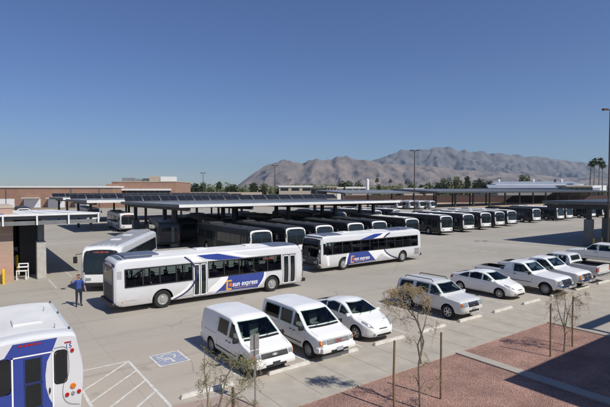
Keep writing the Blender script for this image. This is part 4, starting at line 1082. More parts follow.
# wheel stops
SG = 'white concrete wheel stops along the stalls'
def stop(u, label):
    b = B(); h = .92
    P = [(-h, -.09, 0), (h, -.09, 0), (h, .09, 0), (-h, .09, 0), (-h + .04, -.055, .13), (h - .04, -.055, .13), (h - .04, .055, .13), (-h + .04, .055, .13)]
    b.hexa(P); bmesh.ops.bevel(b.bm, geom=b.bm.edges[:], offset=.012, segments=2, affect='EDGES')
    o = b.build('wheel_stop', 'stop', None, (u, 13.76, .003), random.uniform(-.02, .02)); tag(o, label, 'wheel stop', SG); return o
for u, l in [(6.15, 'wheel stop of the blue-marked stall, seen through the olive tree'), (9.33, 'wheel stop in front of the cargo van with the amber corner lights'),
             (11.75, 'wheel stop in front of the passenger van with the grey grille'), (14.5, 'wheel stop in front of the hatchback beside the passenger van'),
             (17.41, 'wheel stop of the empty stall, behind the yellowish tree'), (20.29, 'wheel stop in front of the SUV'),
             (23.25, 'wheel stop of the empty stall between the SUV and the lone hatchback'), (26.22, 'wheel stop in front of the lone hatchback right of the SUV'),
             (29.4, 'wheel stop in front of the pickup with the black tool box'), (32.6, 'wheel stop in front of the pickup with amber corner lights'),
             (35.9, 'wheel stop behind the silver pickup with red tail lights'), (39.3, 'wheel stop behind the crew-cab pickup')]:
    stop(u, l)

# ================================================================== structures
def canopy(label, u0, u1, v0, v1, zf, zr, cols, ft=.37, colr=.17, base=None, panels=None, group='flat steel canopies over the bus bays', beam=.38, fmat='fascia', dmat='deck', rib=2.4, bmat='pier', cmat='dsteel'):
    r = empty('shade_canopy', ((u0 + u1) / 2, (v0 + v1) / 2, 0), 0, label, 'canopy', group)
    ox, oy = r.location.x, r.location.y
    X = lambda u: u - ox
    Y = lambda v: v - oy
    def slab(bb, a0, a1, b0, b1, dz0, dz1):
        za = lambda v: zf + (zr - zf) * (v - v0) / (v1 - v0)
        bb.hexa([(X(a0), Y(b0), za(b0) + dz0), (X(a1), Y(b0), za(b0) + dz0), (X(a1), Y(b1), za(b1) + dz0), (X(a0), Y(b1), za(b1) + dz0),
                 (X(a0), Y(b0), za(b0) + dz1), (X(a1), Y(b0), za(b0) + dz1), (X(a1), Y(b1), za(b1) + dz1), (X(a0), Y(b1), za(b1) + dz1)])
    d = B(); slab(d, u0 + .06, u1 - .06, v0 + .06, v1 - .06, -.12, 0); d.build('roof', dmat, r)
    s = B(); n = int((u1 - u0) / 1.6)
    for i in range(n + 1):
        u = u0 + .1 + (u1 - u0 - .2) * i / n; slab(s, u - .02, u + .02, v0 + .07, v1 - .07, .001, .035)
    s.build('roof_rib', dmat, r)
    f = B(); slab(f, u0, u1, v0 - .02, v0 + .05, -ft, .03); slab(f, u0, u1, v1 - .05, v1 + .02, -ft, .03); f.build('fascia', fmat, r)
    f = B(); slab(f, u0 - .02, u0 + .05, v0 + .06, v1 - .06, -ft, .028); slab(f, u1 - .05, u1 + .02, v0 + .06, v1 - .06, -ft, .028); f.build('end_fascia', 'steel', r)
    bmn = B()
    k = int((v1 - v0) / rib)
    for i in range(k + 1):
        v = v0 + .35 + (v1 - v0 - .7) * i / k; slab(bmn, u0 + .1, u1 - .1, v - .06, v + .06, -.125 - beam * .6, -.125)
    bmn.build('purlin', 'steel', r)
    bmn = B()
    for u in sorted({c[0] for c in cols}):
        slab(bmn, u - .12, u + .12, v0 + .2, v1 - .2, -.13 - beam * 1.5, -.127 - beam * .6)
    bmn.build('beam', 'dsteel', r)
    for u, v in cols:
        za = zf + (zr - zf) * (v - v0) / (v1 - v0) - .13 - beam * 1.5
        c = B(); c.box(X(u) - colr, X(u) + colr, Y(v) - colr, Y(v) + colr, 0, za); co = c.build('column', cmat, r)
        if base:
            q = B(); q.box(X(u) - base[0], X(u) + base[0], Y(v) - base[0], Y(v) + base[0], 0, base[1], bev=.03); q.build('column_base', bmat, co)
    if panels:
        p0, p1, pv, run, rise, nrow, dv = panels
        for j in range(nrow):
            u = p0
            pf = B(); pc = B()
            vv = pv + j * dv; zb = zf + (zr - zf) * (vv - v0) / (v1 - v0) + .05
            while u < p1 - 2:
                pf.hexa([(X(u), Y(vv), zb), (X(u + 2.52), Y(vv), zb), (X(u + 2.52), Y(vv + run), zb + rise), (X(u), Y(vv + run), zb + rise),
                         (X(u), Y(vv) - .02, zb + .04), (X(u + 2.52), Y(vv) - .02, zb + .04), (X(u + 2.52), Y(vv + run) - .02, zb + rise + .04), (X(u), Y(vv + run) - .02, zb + rise + .04)])
                e = .03; n_ = Vector((0, -rise, run)).normalized() * .045
                for m in range(2):
                    a = u + e + m * 1.235; c_ = a + 1.20
                    P = [Vector((X(a), Y(vv + run * .05), zb + rise * .05)), Vector((X(c_), Y(vv + run * .05), zb + rise * .05)), Vector((X(c_), Y(vv + run * .95), zb + rise * .95)), Vector((X(a), Y(vv + run * .95), zb + rise * .95))]
                    pc.quad(*[p + n_ * 1.15 for p in P])
                pf.tube([(X(u + .3), Y(vv + run) - .1, zb - .05), (X(u + .3), Y(vv + run) - .1, zb + rise)], .03, 4)
                u += 2.6
            fr = pf.build('solar_panel', 'steel', r); pc.build('solar_cell', 'panel', fr)
    return r
cols1 = [(u, v) for u in (18.9, 26.5, 34.6, 42.7, 50.3) for v in (51.2, 54.2)] + [(u, 66) for u in (18.9, 34.6, 50.3)]
canopy('long solar canopy over the row of dark buses', 17.7, 51, 46.4, 69, 4.95, 4.80, cols1, ft=.28, base=(.42, 2.35), panels=(17.9, 57, 67.4, 1.2, .82, 1, 3), colr=.2)
canopy('second solar canopy, behind the left end of the long one', 14.2, 51, 74, 92, 4.95, 4.85, [(u, v) for u in (15.5, 24, 33, 42) for v in (78, 88)], panels=(14.4, 50, 88.5, 1.2, .8, 1, 3))
canopy('third solar canopy, farthest left of those before the brick building', 14.5, 60, 97, 115, 5.0, 4.9, [(u, v) for u in (15.8, 27, 39, 51) for v in (101, 111)], panels=(14.6, 58, 111, 1.2, .8, 1, 3))
canopy('white-topped canopy at the left edge, beside the brick pier with the number', -14, 8.0, 37.2, 59, 4.80, 4.25, [(4.3, 38.8), (4.3, 50), (4.3, 57)], ft=.10, colr=.20, base=(.30, 2.75), bmat='conc', cmat='pier', fmat='fascia', dmat='fascia', beam=.4, rib=4)
canopy('dark canopy on grey pillars at the right edge of the photo', 57.4, 96, 17, 29, 5.15, 5.15, [(58.4, 24), (63.3, 24), (74, 24), (85, 24)], ft=.34, colr=.22, base=(.40, 3.1), fmat='dsteel', dmat='deck', beam=.5)
c4 = lambda px, Y: at(px, Y)
p = at(345, 150.); canopy('low canopy roof in the distance left of the tall lamp post', p[0], p[0] + 95, p[1], p[1] + 16, 5.6, 6.5, [(p[0] + 3 + 12 * i, p[1] + 5) for i in range(8)], ft=.4, fmat='steel', colr=.22)
p = at(438, 165.); canopy('wide canopy roof in the distance above the right half of the bus row', p[0], p[0] + 190, p[1], p[1] + 22, 5.95, 7.0, [(p[0] + 4 + 11.5 * i, p[1] + 4) for i in range(16)], ft=.6, fmat='dsteel', colr=.26)

# fascia brackets and dark slots of the left canopy
can0 = [o for o in COL.objects if o.get('label', '').startswith('white-topped canopy')][0]
ox, oy = can0.location.x, can0.location.y
bb = B()
for u in (7.9, 5.9, 3.9, 1.9, -.1): bb.box(u - ox - .05, u - ox + .05, 37.05 - oy, 37.19 - oy, 4.05, 4.80)
bb.build('bracket', 'fascia', can0)
bb = B(); bb.box(-13.9 - ox, 7.95 - ox, 37.3 - oy, 37.5 - oy, 4.05, 4.33); bb.build('front_beam', 'pier', can0)

# brick pier building with the blue number
bw = empty('brick_building', (0, 40, 0), 0, 'tan block building end with a blue number 7 at the left edge', 'building')
q = B(); q.box(-12, 2.55, -1.7, 3.5, 0, 5.25); q.build('wall', 'brick', bw)
q = B(); q.box(-12.05, 2.6, -1.75, 3.55, 5.25, 5.4); q.build('coping', 'beige', bw)
me = text_polys('7', .62); o = ob('number', me, 'blue', bw, (1.72, -1.712, 4.42)); o.rotation_euler = (R(90), 0, 0)
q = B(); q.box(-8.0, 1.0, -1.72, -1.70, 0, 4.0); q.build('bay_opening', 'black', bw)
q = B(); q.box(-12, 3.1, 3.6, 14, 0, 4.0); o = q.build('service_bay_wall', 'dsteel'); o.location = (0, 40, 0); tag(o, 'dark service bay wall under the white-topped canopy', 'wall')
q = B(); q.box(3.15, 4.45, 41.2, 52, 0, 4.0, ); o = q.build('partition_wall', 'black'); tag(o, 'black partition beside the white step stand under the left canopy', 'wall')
# bollards
def bollard(u, v, label, h=1.05):
    b = B(); b.lathe([(.09, 0), (.09, h - .06), (.075, h - .015), (.03, h), (.001, h)], 14, 'z'); o = b.build('bollard', 'yellow', None, (u, v, 0), smooth=True); tag(o, label, 'bollard', 'yellow safety bollards'); return o
bollard(1.92, 37.9, 'yellow bollard in front of the tan block building')
bollard(2.95, 41.0, 'yellow bollard in the shade beside the block building', 1.6)
bollard(57.3, 23.0, 'yellow bollard left of the nearer canopy pillar'); bollard(58.9, 22.8, 'yellow bollard in front of the nearer canopy pillar')
bollard(61.4, 25.5, 'left one of two yellow bollards between the dark canopy pillars'); bollard(62.0, 25.2, 'right one of two yellow bollards between the dark canopy pillars')
q = B(); q.box(-.1, 2.0, -.25, .25, 0, .14, bev=.02); o = q.build('island', 'yellow', None, (57.2, 22.9, 0)); tag(o, 'yellow painted island under the bollards by the right canopy', 'kerb island')
# step stand
ss = empty('step_stand', (3.15, 39.2, 0), R(-20), 'white step stand left of the pale concrete pillar', 'step stand')
q = B()
for x in (-.3, .3):
    q.box(x - .03, x + .03, -.3, -.24, 0, .62); q.box(x - .03, x + .03, .24, .30, 0, 1.15); q.box(x - .03, x + .03, -.23, .23, .02, .08)
q.box(-.26, .26, .24, .3, 1.08, 1.15)
q.build('frame', 'letter', ss)
q = B(); q.box(-.34, .34, -.32, -.02, .62, .68); q.build('step', 'letter', ss)
q = B(); q.box(-.34, .34, .0, .32, .86, .92); q.build('step', 'letter', ss)
# tyre-laden white cart in the bay
ct = empty('service_cart', (2.95, 43.3, 0), 0, 'white machine with a dark wheel in the shaded bay', 'machine')
q = B(); q.box(-.25, .25, -.4, .4, .5, 2.0, bev=.04); q.build('cabinet', 'letter', ct)
q = B(); q.lathe([(.22, -.48), (.22, -.42), (.1, -.40)], 16, 'y', (0, 0, 1.5)); q.build('reel', 'black', ct)
q = B()
for x in (-.2, .2):
    for y in (-.35, .35): q.tube([(x, y, 0), (x, y, .55)], .03, 6)
q.build('legs', 'dsteel', ct)

# long brick building and the two storey one
yaw = -AZ + PI / 2 - R(90) + 0
YAW = -(PI / 2 - AZ)
def facing(name, px, Y, label, cat, group=None, rz=0.):
    p = at(px, Y); return empty(name, (p[0], p[1], 0), YAW + rz, label, cat, group)
lb = facing('long_brick_building', 40, 172, 'long low brick building with a white roof edge across the left background', 'building')
q = B(); q.box(-95, 27, 0, 45, 0, 7.35); q.build('wall', 'brick2', lb)
q = B(); q.box(-95.3, 27.3, -.3, 45.3, 7.35, 7.95); q.build('roof_edge', 'fascia', lb)
for x0, x1, z1 in ((-6, .2, 3.2), (3, 9.2, 3.2), (-16, -9.5, 3.2), (13, 18.5, 3.2)):
    q = B(); q.box(x0, x1, -.12, .0 - .01, 0, z1); q.build('overhead_door', 'letter', lb)
for x in (-26, -12.7, 11.5, 22):
    q = B(); q.box(x, x + .25, -.2, -.02, 0, 7.3); q.build('downpipe', 'steel', lb)
for x in (-5.8, 3.2, 13.2):
    q = B(); q.box(x, x + 5.8, -2.2, -.15, 3.4, 3.65); q.build('awning', 'fascia', lb)
tb = facing('two_storey_building', 145, 182, 'two storey brick office block with a white sunshade over its window strip', 'building')
q = B(); q.box(-13, 12, 0, 24, 0, 9.6); q.build('wall', 'brick2', tb)
q = B(); q.box(-13.15, 12.15, -.15, 24.15, 9.6, 9.95); q.build('coping', 'beige', tb)
q = B(); q.box(-9.5, 10.4, -1.8, -.05, 6.3, 7.0); q.build('sunshade', 'fascia', tb)
for k in range(9):
    q = B(); q.box(-9.2 + k * 2.15, -9.2 + k * 2.15 + 1.95, -.06, -.02, 4.5, 6.25); w = q.build('window', 'glass', tb)
q = B(); q.box(-9.4, 10.3, -.12, -.02, 4.35, 4.48); q.build('sill', 'beige', tb)
for x, w_, h_, d in ((-11, 4, 1.5, 'steelrim'), (-5.5, 2.4, .9, 'steelrim'), (0, 3.5, 2.1, 'beige'), (4.6, 5.5, 1.9, 'fascia'), (-2.5, 1.3, 1.3, 'steel')):
    q = B(); q.box(x, x + w_, 5, 9, 9.96, 9.96 + h_, bev=.08); q.build('roof_unit', d, tb)
q = B()
for k in range(7): q.tube([(-8 + k * 1.3, 4, 9.9), (-8 + k * 1.3, 4, 11)], .04, 4)
q.tube([(-8, 4, 11), (-.2, 4, 11)], .04, 4); q.build('roof_railing', 'steel', tb)
# annex left of it
q = B(); q.box(-3.4, 0, 0, 12, 0, 8.8); o = q.build('brick_annex', 'brick2'); p = at(115, 178.); o.location = (p[0], p[1], 0); o.rotation_euler = (0, 0, YAW); tag(o, 'small brick block between the long low building and the two storey one', 'building')

def simple_building(px0, px1, ytop, Y, label, wall='beige', roof='fascia', depth=12., rt=.5, wins=3, name='house'):
    h = zat(ytop, Y); w = (px1 - px0) / FOC * Y
    r = facing(name, (px0 + px1) / 2, Y, label, 'building')
    q = B(); q.box(-w / 2, w / 2, 0, depth, 0, h - rt); q.build('wall', wall, r)
    q = B(); q.box(-w / 2 - .4, w / 2 + .4, -.4, depth + .4, h - rt, h, bev=.05); q.build('roof', roof, r)
    for i in range(wins):
        x = -w / 2 + w * (i + .5) / wins; q = B(); q.box(x - w * .12, x + w * .12, -.06, -.01, max(.9, h - rt - 2.2), h - rt - .6); q.build('window', 'glass', r)
    return r
simple_building(279, 312, 185.6, 300, 'white flat-roofed building below the left end of the mountains', rt=1.1, depth=20, name='flat_roof_building')
simple_building(311, 328, 188.2, 240, 'dark flat building left of the beige box building', 'dsteel', 'dsteel', name='flat_roof_building')
simple_building(327, 336.5, 186.4, 236, 'small beige box building in the middle distance', 'beige', 'beige', 8, name='box_building')
simple_building(337, 343, 187.2, 238, 'pale box building against the beige one', 'fascia', 'fascia', 8, name='box_building')
simple_building(346, 366, 186.8, 320, 'white roofed building left of the white tank', name='flat_roof_building', rt=1.2)
simple_building(404, 423, 188.2, 290, 'white roofed house just left of the tall lamp post', name='house', rt=1.0)
simple_building(426, 436, 189.2, 290, 'beige house right of the tall lamp post', 'beige', 'beige', name='house')
simple_building(252, 268, 188.5, 330, 'pale house among the trees at the left foot of the mountains', name='house')
simple_building(566, 592, 185.4, 256, 'beige building in front of the metal warehouse', 'beige', 'beige', 10, wins=5, name='office_building')
# pale long yard wall left
for px0, px1, yt, Y, lab, m in ((178, 262, 192.2, 235, 'long pale yard wall in front of the left trees', 'beige'),):
    w = (px1 - px0) / FOC * Y; r = facing('yard_wall', (px0 + px1) / 2, Y, lab, 'wall'); q = B(); q.box(-w / 2, w / 2, 0, .3, 0, zat(yt, Y)); q.build('wall', m, r)
# white tank
tk = facing('storage_tank', 367.5, 300, 'slim white tank standing upright before the mountains', 'tank')
q = B(); q.lathe([(1.0, 0), (1.0, 12.6), (.8, 13.4), (.1, 13.8)], 20, 'z'); q.build('shell', 'fascia', tk, smooth=True)
q = B(); q.tube([(1.1, -.2, 0), (1.1, -.2, 13)], .08, 4); q.build('ladder', 'steel', tk)
# metal warehouse
wh = facing('warehouse', 552, 262, 'big metal warehouse with long pale roofs in the right background', 'building')
W = 54 / FOC * 262
MT['mroof'] = M('metal_roof', (.42, .45, .49), .4, .4, var=.1, scale=.1)
q = B(); q.box(-W, W, 0, 40, 0, 7.6); q.build('wall', 'steelrim', wh)
q = B(); q.hexa([(-W - 6, -1, 7.6), (W * .9, -1, 7.6), (W * .9, 22, 9.6), (-W + 2, 22, 9.6), (-W - 6, -1, 7.8), (W * .9, -1, 7.8), (W * .9, 22, 9.8), (-W + 2, 22, 9.8)]); q.build('lower_roof', 'mroof', wh)
q = B(); q.box(-W + 8, W + .5, 22.1, 23, 7.7, 10.2); q.build('clerestory', 'fascia', wh)
q = B(); q.hexa([(-W + 5, 22, 10.2), (W + 1, 22, 10.2), (W + 1, 42, 11.9), (-W + 16, 42, 11.6), (-W + 5, 22, 10.5), (W + 1, 22, 10.5), (W + 1, 42, 12.3), (-W + 16, 42, 12.0)]); q.build('upper_roof', 'mroof', wh)
q = B(); q.box(W * .35, W * 1.0, -.25, -.02, 6.2, 9.1); q.build('sign_panel', 'letter', wh)
for x in (-16, 6, 20, 24):
    q = B(); q.lathe([(.6, 0), (.6, 1.0), (.9, 1.1), (.7, 1.8), (.1, 2.0)], 12, 'z', (x, 34, 11.3)); q.build('roof_fan', 'fascia' if x != 20 else 'dsteel', wh)
# dark red wall
rw = facing('block_wall', 490, 240, 'dark red-brown boundary wall behind the bus row', 'wall')
q = B(); q.box(-90, 120, 0, .4, 0, zat(195.6, 240)); q.build('wall', 'wallbrown', rw)
q = B(); q.box(-90, 120, -.05, .45, zat(195.6, 240), zat(195.6, 240) + .15); q.build('coping', 'dsteel', rw)

# lamp posts
def lamp(px, ytop, Y, hw, label, heads=2, r=.12, name='lamp_post'):
    z = zat(ytop, Y); root = facing(name, px, Y, label, 'lamp post', 'tall parking lot lamp posts')
    q = B(); q.tube([(0, 0, .6), (0, 0, z)], [r, r * .7], 8); q.build('pole', 'pole', root)
    q = B(); q.lathe([(.3, 0), (.3, .7), (.26, .75)], 16, 'z'); q.build('base', 'conc', root)
    for s in ((-1, 1) if heads == 2 else (-1,)):
        q = B(); q.tube([(0, 0, z - .12), (s * hw * .4, 0, z - .08)], .05, 6); q.build('arm', 'pole', root)
        q = B(); a, c = sorted((s * hw * .35, s * hw)); q.box(a, c, -.2, .2, z - .16, z + .06, bev=.03); h = q.build('lamp_head', 'pole', root)
        q = B(); q.box(a + .05, c - .05, -.15, .15, z - .175, z - .162); q.build('lens', 'lamp', h)
    return root
lamp(414.3, 150.3, 90, .9, 'tall twin-head lamp post in front of the mountains, right of centre')
lamp(274.8, 165.3, 135, .95, 'twin-head lamp post left of centre, above the long canopy')
lamp(203.2, 172.8, 160, .95, 'most distant lamp post, standing among the left trees')
lamp(608.6, 109.5, 50, .80, 'nearest lamp post, at the right edge of the photo', r=.095)

# ------------------------------------------------------------------ office block to the right of the camera (casts the shade on the bed)
of = empty('office_building', (48, -8, 0), 0, 'office block whose roof shadow falls across the gravel bed', 'building')
q = B(); q.box(-31.6, 40, -12, 9.6, 0, 7.85); q.build('wall', 'beige', of)
q = B(); q.box(-31.65, 40.05, -12.05, 9.65, 7.85, 8.0); q.build('parapet', 'fascia', of)
for k in range(10):
    for z in (1.0, 4.6):
        q = B(); q.box(-29 + k * 6, -29 + k * 6 + 3, 9.62, 9.64, z, z + 1.8); q.build('window', 'glass', of)
q = B(); q.box(-23.1, 40, 10.7, 11.05, 7.7, 8.0)
for k in range(8): q.box(-23 + k * 8, -22.8 + k * 8, 9.66, 10.69, 7.75, 7.95)
q.build('trellis_beam', 'steel', of)

# ------------------------------------------------------------------ sign and stakes
sp = empty('parking_sign', (6.87, 11.95, 0), 0, 'grey backed parking sign on a thin post in front of the cargo van', 'sign')
q = B(); q.tube([(0, 0, 0), (0, 0, 2.2)], .028, 8); q.build('post', 'steelrim', sp)
q = B(); q.box(-.155, .155, .03, .036, 1.72, 2.18); q.box(-.155, .155, .03, .036, 1.54, 1.70); q.build('plate', 'steelrim', sp)
KG = 'wooden tree stakes in the gravel bed'
def stake(u, v, label, h=2.1):
    q = B(); q.tube([(0, 0, 0), (random.uniform(-.02, .02), .01, h * .5), (random.uniform(-.03, .03), 0, h)], [.034, .032, .032], 8)
    o = q.build('tree_stake', 'wood', None, (u, v, 0)); tag(o, label, 'stake', KG)
stake(10.02, 9.3, 'left stake of the yellowish tree in the middle of the gravel bed'); stake(11.78, 8.99, 'right stake of the yellowish tree in the middle of the gravel bed')
stake(18.25, 8.8, 'left stake of the brownish tree at the edge of the big shadow'); stake(20.2, 8.85, 'right stake of the brownish tree at the edge of the big shadow')
stake(4.72, 9.2, 'stake of the olive tree at the lower edge, below the sign post')

# ================================================================== trees
def near_tree(name, base, label, stems, clusters, leafmat, leafsize=(.05, .012), seed=1, r0=.035, droop=.35):
    rnd_ = random.Random(seed)
    root = empty(name, (base[0], base[1], 0), YAW, label, 'tree', 'young staked trees in the gravel bed')
    w = B(); lv = B()
    tips = []
    for pts, r1 in stems:
        n = len(pts); w.tube(pts, [r0 + (r1 - r0) * i / (n - 1) for i in range(n)], 8)
        for i in range(1, n): tips.append(Vector(pts[i]))
    for cx_, cy_, cz_, rr, cnt, vs in clusters:
        c = Vector((cx_, cy_, cz_)); s = min(tips, key=lambda t: (t - c).length + (.8 if t.z > c.z + .2 else 0))
        mid = s.lerp(c, .5) + Vector((rnd_.uniform(-.08, .08), rnd_.uniform(-.08, .08), .1))
        w.tube([s, mid, c], [.014, .010, .006], 5)
        for k in range(max(5, cnt // 11)):
            # a drooping twig with leaflets along it
            d = Vector((rnd_.gauss(0, 1), rnd_.gauss(0, 1), rnd_.gauss(0, .8))).normalized() * rr * rnd_.uniform(.25, 1.2); d.z *= vs
            p0 = c + d * .1; p1 = c + d * .65 + Vector((0, 0, .06)); p2 = c + d + Vector((0, 0, -droop * rnd_.uniform(.2, 1) * rr))
            w.tube([p0, p1, p2], [.005, .0035, .002], 3, cap=False)
            for m in range(26):
                t = rnd_.uniform(.25, 1.08); p = (p0.lerp(p1, t * 2) if t < .5 else p1.lerp(p2, t * 2 - 1)) + Vector((rnd_.gauss(0, .03), rnd_.gauss(0, .03), rnd_.gauss(0, .03)))
                a = Vector((rnd_.gauss(0, 1), rnd_.gauss(0, 1), rnd_.gauss(-.5, 1))).normalized(); bq = a.orthogonal().normalized()
                L1 = leafsize[0] * rnd_.uniform(.6, 1.5); W1 = leafsize[1] * rnd_.uniform(.7, 1.5)
                lv.poly([p, p + a * L1 * .5 + bq * W1, p + a * L1, p + a * L1 * .5 - bq * W1])
    w.build('trunk', 'bark', root, smooth=True); lv.build('crown', leafmat, root)
    return root
near_tree('young_tree', (10.75, 8.95), 'yellowish young tree with a feathery top leaning left, between two stakes',
          [([(0, 0, 0), (-.02, 0, .6), (-.05, 0, 1.2), (.05, .05, 1.7), (.02, .05, 2.3), (-.22, .05, 2.9), (-.38, .05, 3.35)], .008),
           ([(.03, .02, 1.35), (-.08, 0, 1.9), (.1, -.05, 2.5), (.22, 0, 3.0)], .006), ([(-.05, 0, 1.3), (.12, .1, 2.0), (-.05, .15, 2.6), (-.5, .1, 3.1), (-.75, .1, 3.3)], .006)],
          [(-.75, .05, 3.42, .36, 476, .55), (-.40, .0, 3.55, .38, 544, .55), (-.05, .1, 3.48, .34, 408, .6), (.15, -.1, 3.25, .30, 258, .8), (-.95, 0, 3.15, .30, 238, .9), (-.60, -.1, 3.1, .34, 176, .9),
           (.05, .2, 2.8, .42, 88, 1), (-.5, .2, 2.6, .5, 88, 1), (.42, -.1, 2.4, .45, 61, 1), (-.35, -.1, 2.1, .4, 54, 1), (.3, .1, 1.3, .45, 74, 1.2), (.5, 0, .9, .4, 61, 1), (-.3, 0, 1.0, .4, 40, 1), (.35, .1, .55, .35, 34, 1)],
          'dry', leafsize=(.042, .0075), seed=3)
near_tree('young_tree', (19.25, 8.75), 'bare brownish young tree with hanging seed twigs, beside the big shadow',
          [([(0, 0, 0), (.03, 0, .7), (-.02, 0, 1.3), (.03, 0, 1.9), (-.05, 0, 2.5)], .006), ([(.0, 0, .8), (.15, .05, 1.5), (.35, .05, 2.1)], .005), ([(.02, 0, .9), (-.2, .05, 1.6), (-.35, 0, 2.2)], .005)],
          [(-.3, 0, 2.2, .38, 130, 1), (0, .1, 2.3, .4, 150, 1), (.4, 0, 2.15, .42, 150, 1), (.75, 0, 1.9, .38, 90, 1), (-.55, 0, 1.7, .35, 80, 1.3), (.1, 0, 1.6, .5, 150, 1.4), (.55, .1, 1.35, .4, 90, 1.3), (-.3, .1, 1.2, .4, 90, 1.3), (.2, -.1, .9, .35, 60, 1), (.9, .1, 2.3, .3, 50, .8)],
          'twig', leafsize=(.055, .006), seed=5, r0=.028, droop=.9)
near_tree('young_tree', (4.05, 9.0), 'olive green wispy young tree at the lower edge, in front of the blue-marked stall',
          [([(0, 0, 0), (.02, 0, .8), (-.05, 0, 1.5), (-.02, 0, 2.1), (-.12, .1, 2.7), (-.1, .1, 3.1)], .006), ([(.02, 0, 1.2), (.2, .1, 1.9), (.35, .2, 2.5), (.6, .3, 2.9)], .006), ([(0, 0, 1.4), (.45, .2, 2.0), (.9, .4, 2.3)], .005)],
          [(0.04, .1, 2.77, .40, 127, 1), (0.38, .3, 2.82, .38, 127, .8), (0.21, .3, 2.32, .4, 105, .8), (-0.13, .2, 2.32, .4, 112, 1), (0.72, .5, 2.27, .42, 180, .7), (0.64, .6, 2.67, .38, 225, .6), (0.85, .9, 2.52, .34, 180, .6), (0.47, .3, 1.87, .35, 82, .8), (0.00, .1, 1.82, .35, 82, 1), (0.89, .3, 1.82, .3, 60, .8), (0.26, 0, 1.42, .35, 75, 1)],
          'green1', leafsize=(.045, .0055), seed=9, r0=.03, droop=.5)

def far_tree_proto(seed, mat, trunk=.2, n=900, lumps=12):
    rr = random.Random(seed); root = empty('background_tree', (0, 0, 0)); lv = B(); tw = B()
    tw.tube([(0, 0, 0), (.01, 0, trunk)], [.035, .025], 6)
    L = []
    for k in range(lumps):
        a = rr.uniform(0, 2 * PI); q = rr.uniform(0, .27); z = rr.uniform(trunk, .84)
        c = Vector((q * math.cos(a), q * math.sin(a), z)); L.append((c, rr.uniform(.16, .27))); tw.tube([(.01, 0, trunk * .8), c * .7 + Vector((0, 0, trunk * .3)), c], [.02, .012, .006], 4)
    for c, r_ in L:
        for i in range(n // lumps):
            d = Vector((rr.gauss(0, 1), rr.gauss(0, 1), rr.gauss(0, 1))).normalized() * r_ * rr.uniform(.5, 1.05); p = c + d
            if p.z > 1: p.z = 1
            a = Vector((rr.gauss(0, 1), rr.gauss(0, 1), rr.gauss(0, .6))).normalized(); b_ = a.orthogonal().normalized(); s = rr.uniform(.035, .075)
            lv.quad(p - a * s, p - b_ * s * .7, p + a * s, p + b_ * s * .7)
    tw.build('trunk', 'bark', root); lv.build('crown', mat, root); return root
protos = [far_tree_proto(11, 'leafA'), far_tree_proto(12, 'leafB'), far_tree_proto(13, 'leafA', .12, 900, 12), far_tree_proto(14, 'leafB', .08, 900, 12)]
useP = [False] * 4
TG = 'trees beyond the lot'
trees = [(181, 188.6, 9, 260, 2, 'bush at the right corner of the two storey building'), (190, 184.0, 9, 275, 0, 'leftmost rounded tree left of the distant lamp post'), (196.5, 183.4, 10, 280, 2, 'tree just left of the distant lamp post'),
         (203.5, 182.4, 8, 285, 0, 'tree directly behind the distant lamp post'), (210.5, 187.6, 8, 270, 2, 'low tree right of the distant lamp post'), (219, 181.4, 7.5, 290, 0, 'narrow dark tree standing taller than its neighbours on the left'),
         (220.5, 189.6, 10, 245, 3, 'yellow-green bush under the narrow dark tree'), (226.5, 185.6, 5, 300, 1, 'small tree between two taller ones, left of the mountain foot'), (233.5, 184.0, 9, 300, 0, 'tree at the very foot of the left mountain slope'),
         (242, 188.2, 11, 280, 2, 'low spreading tree under the left mountain slope'), (253.5, 182.8, 12, 300, 0, 'large tree pair member left, below the pinkish ridge'), (263.5, 183.4, 11, 305, 2, 'large tree pair member right, below the pinkish ridge'),
         (271, 186.2, 7, 290, 1, 'small tree left of the second lamp post'), (281, 186.6, 14, 320, 2, 'low wide tree right of the second lamp post'),
         (346.5, 180.6, 13, 330, 0, 'dark rounded tree left of the white tank'), (359, 181.8, 9, 335, 2, 'tree touching the white tank on its left'), (312, 182.6, 5, 480, 1, 'tiny tree above the dark flat building'),
         (380, 184.6, 9, 330, 3, 'low tree right of the white tank'), (410.5, 182.0, 7, 340, 0, 'tree left of the tall lamp post'), (421, 183.6, 9, 345, 1, 'tree right of the tall lamp post'),
         (429, 183.0, 8, 350, 2, 'second tree right of the tall lamp post'), (437, 181.2, 8, 330, 1, 'third tree right of the tall lamp post'), (444.8, 177.6, 10, 320, 0, 'tall dark tree left of the bright green bushy one'),
         (458, 177.0, 12, 250, 3, 'bright olive bushy tree right of the tall lamp post'), (467, 176.0, 7.5, 330, 0, 'dark tree right behind the bright olive bushy one'), (476, 181.0, 11, 320, 3, 'first of three green trees left of the warehouse'),
         (484, 180.2, 11, 325, 2, 'middle of three green trees left of the warehouse'), (492, 181.2, 10, 330, 3, 'last green tree left of the warehouse'), (523.3, 174.4, 9.5, 330, 0, 'dark round tree rising above the warehouse roof'),
         (399, 183.8, 9, 360, 3, 'olive tree at the right end of the trimmed hedge'), (333, 184.6, 8, 380, 1, 'tree behind the small beige box building')]
for px, yt, wpx, Y, k, lab in trees:
    if useP[k]: o = copy_tree(protos[k])
    else: o = protos[k]; useP[k] = True
    h = zat(yt, Y); w = wpx / FOC * Y / .74
    p = at(px, Y); o.location = (p[0], p[1], 0); o.scale = (w, w, h * 1.02); o.rotation_euler = (0, 0, random.uniform(0, 6))
    tag(o, lab, 'tree', TG)
hd = facing('hedge', 391.5, 300, 'long trimmed green hedge right of the white tank', 'hedge'); q = B(); rr = random.Random(4)
for i in range(900):
    p = Vector((rr.uniform(-7.2, 7.2), rr.uniform(0, 2), zat(189.5, 300) + rr.uniform(-6, 2.6)))
    a = Vector((rr.gauss(0, 1), rr.gauss(0, 1), rr.gauss(0, 1))).normalized() * .5; c = a.orthogonal().normalized() * .4
    q.quad(p - a, p - c, p + a, p + c)
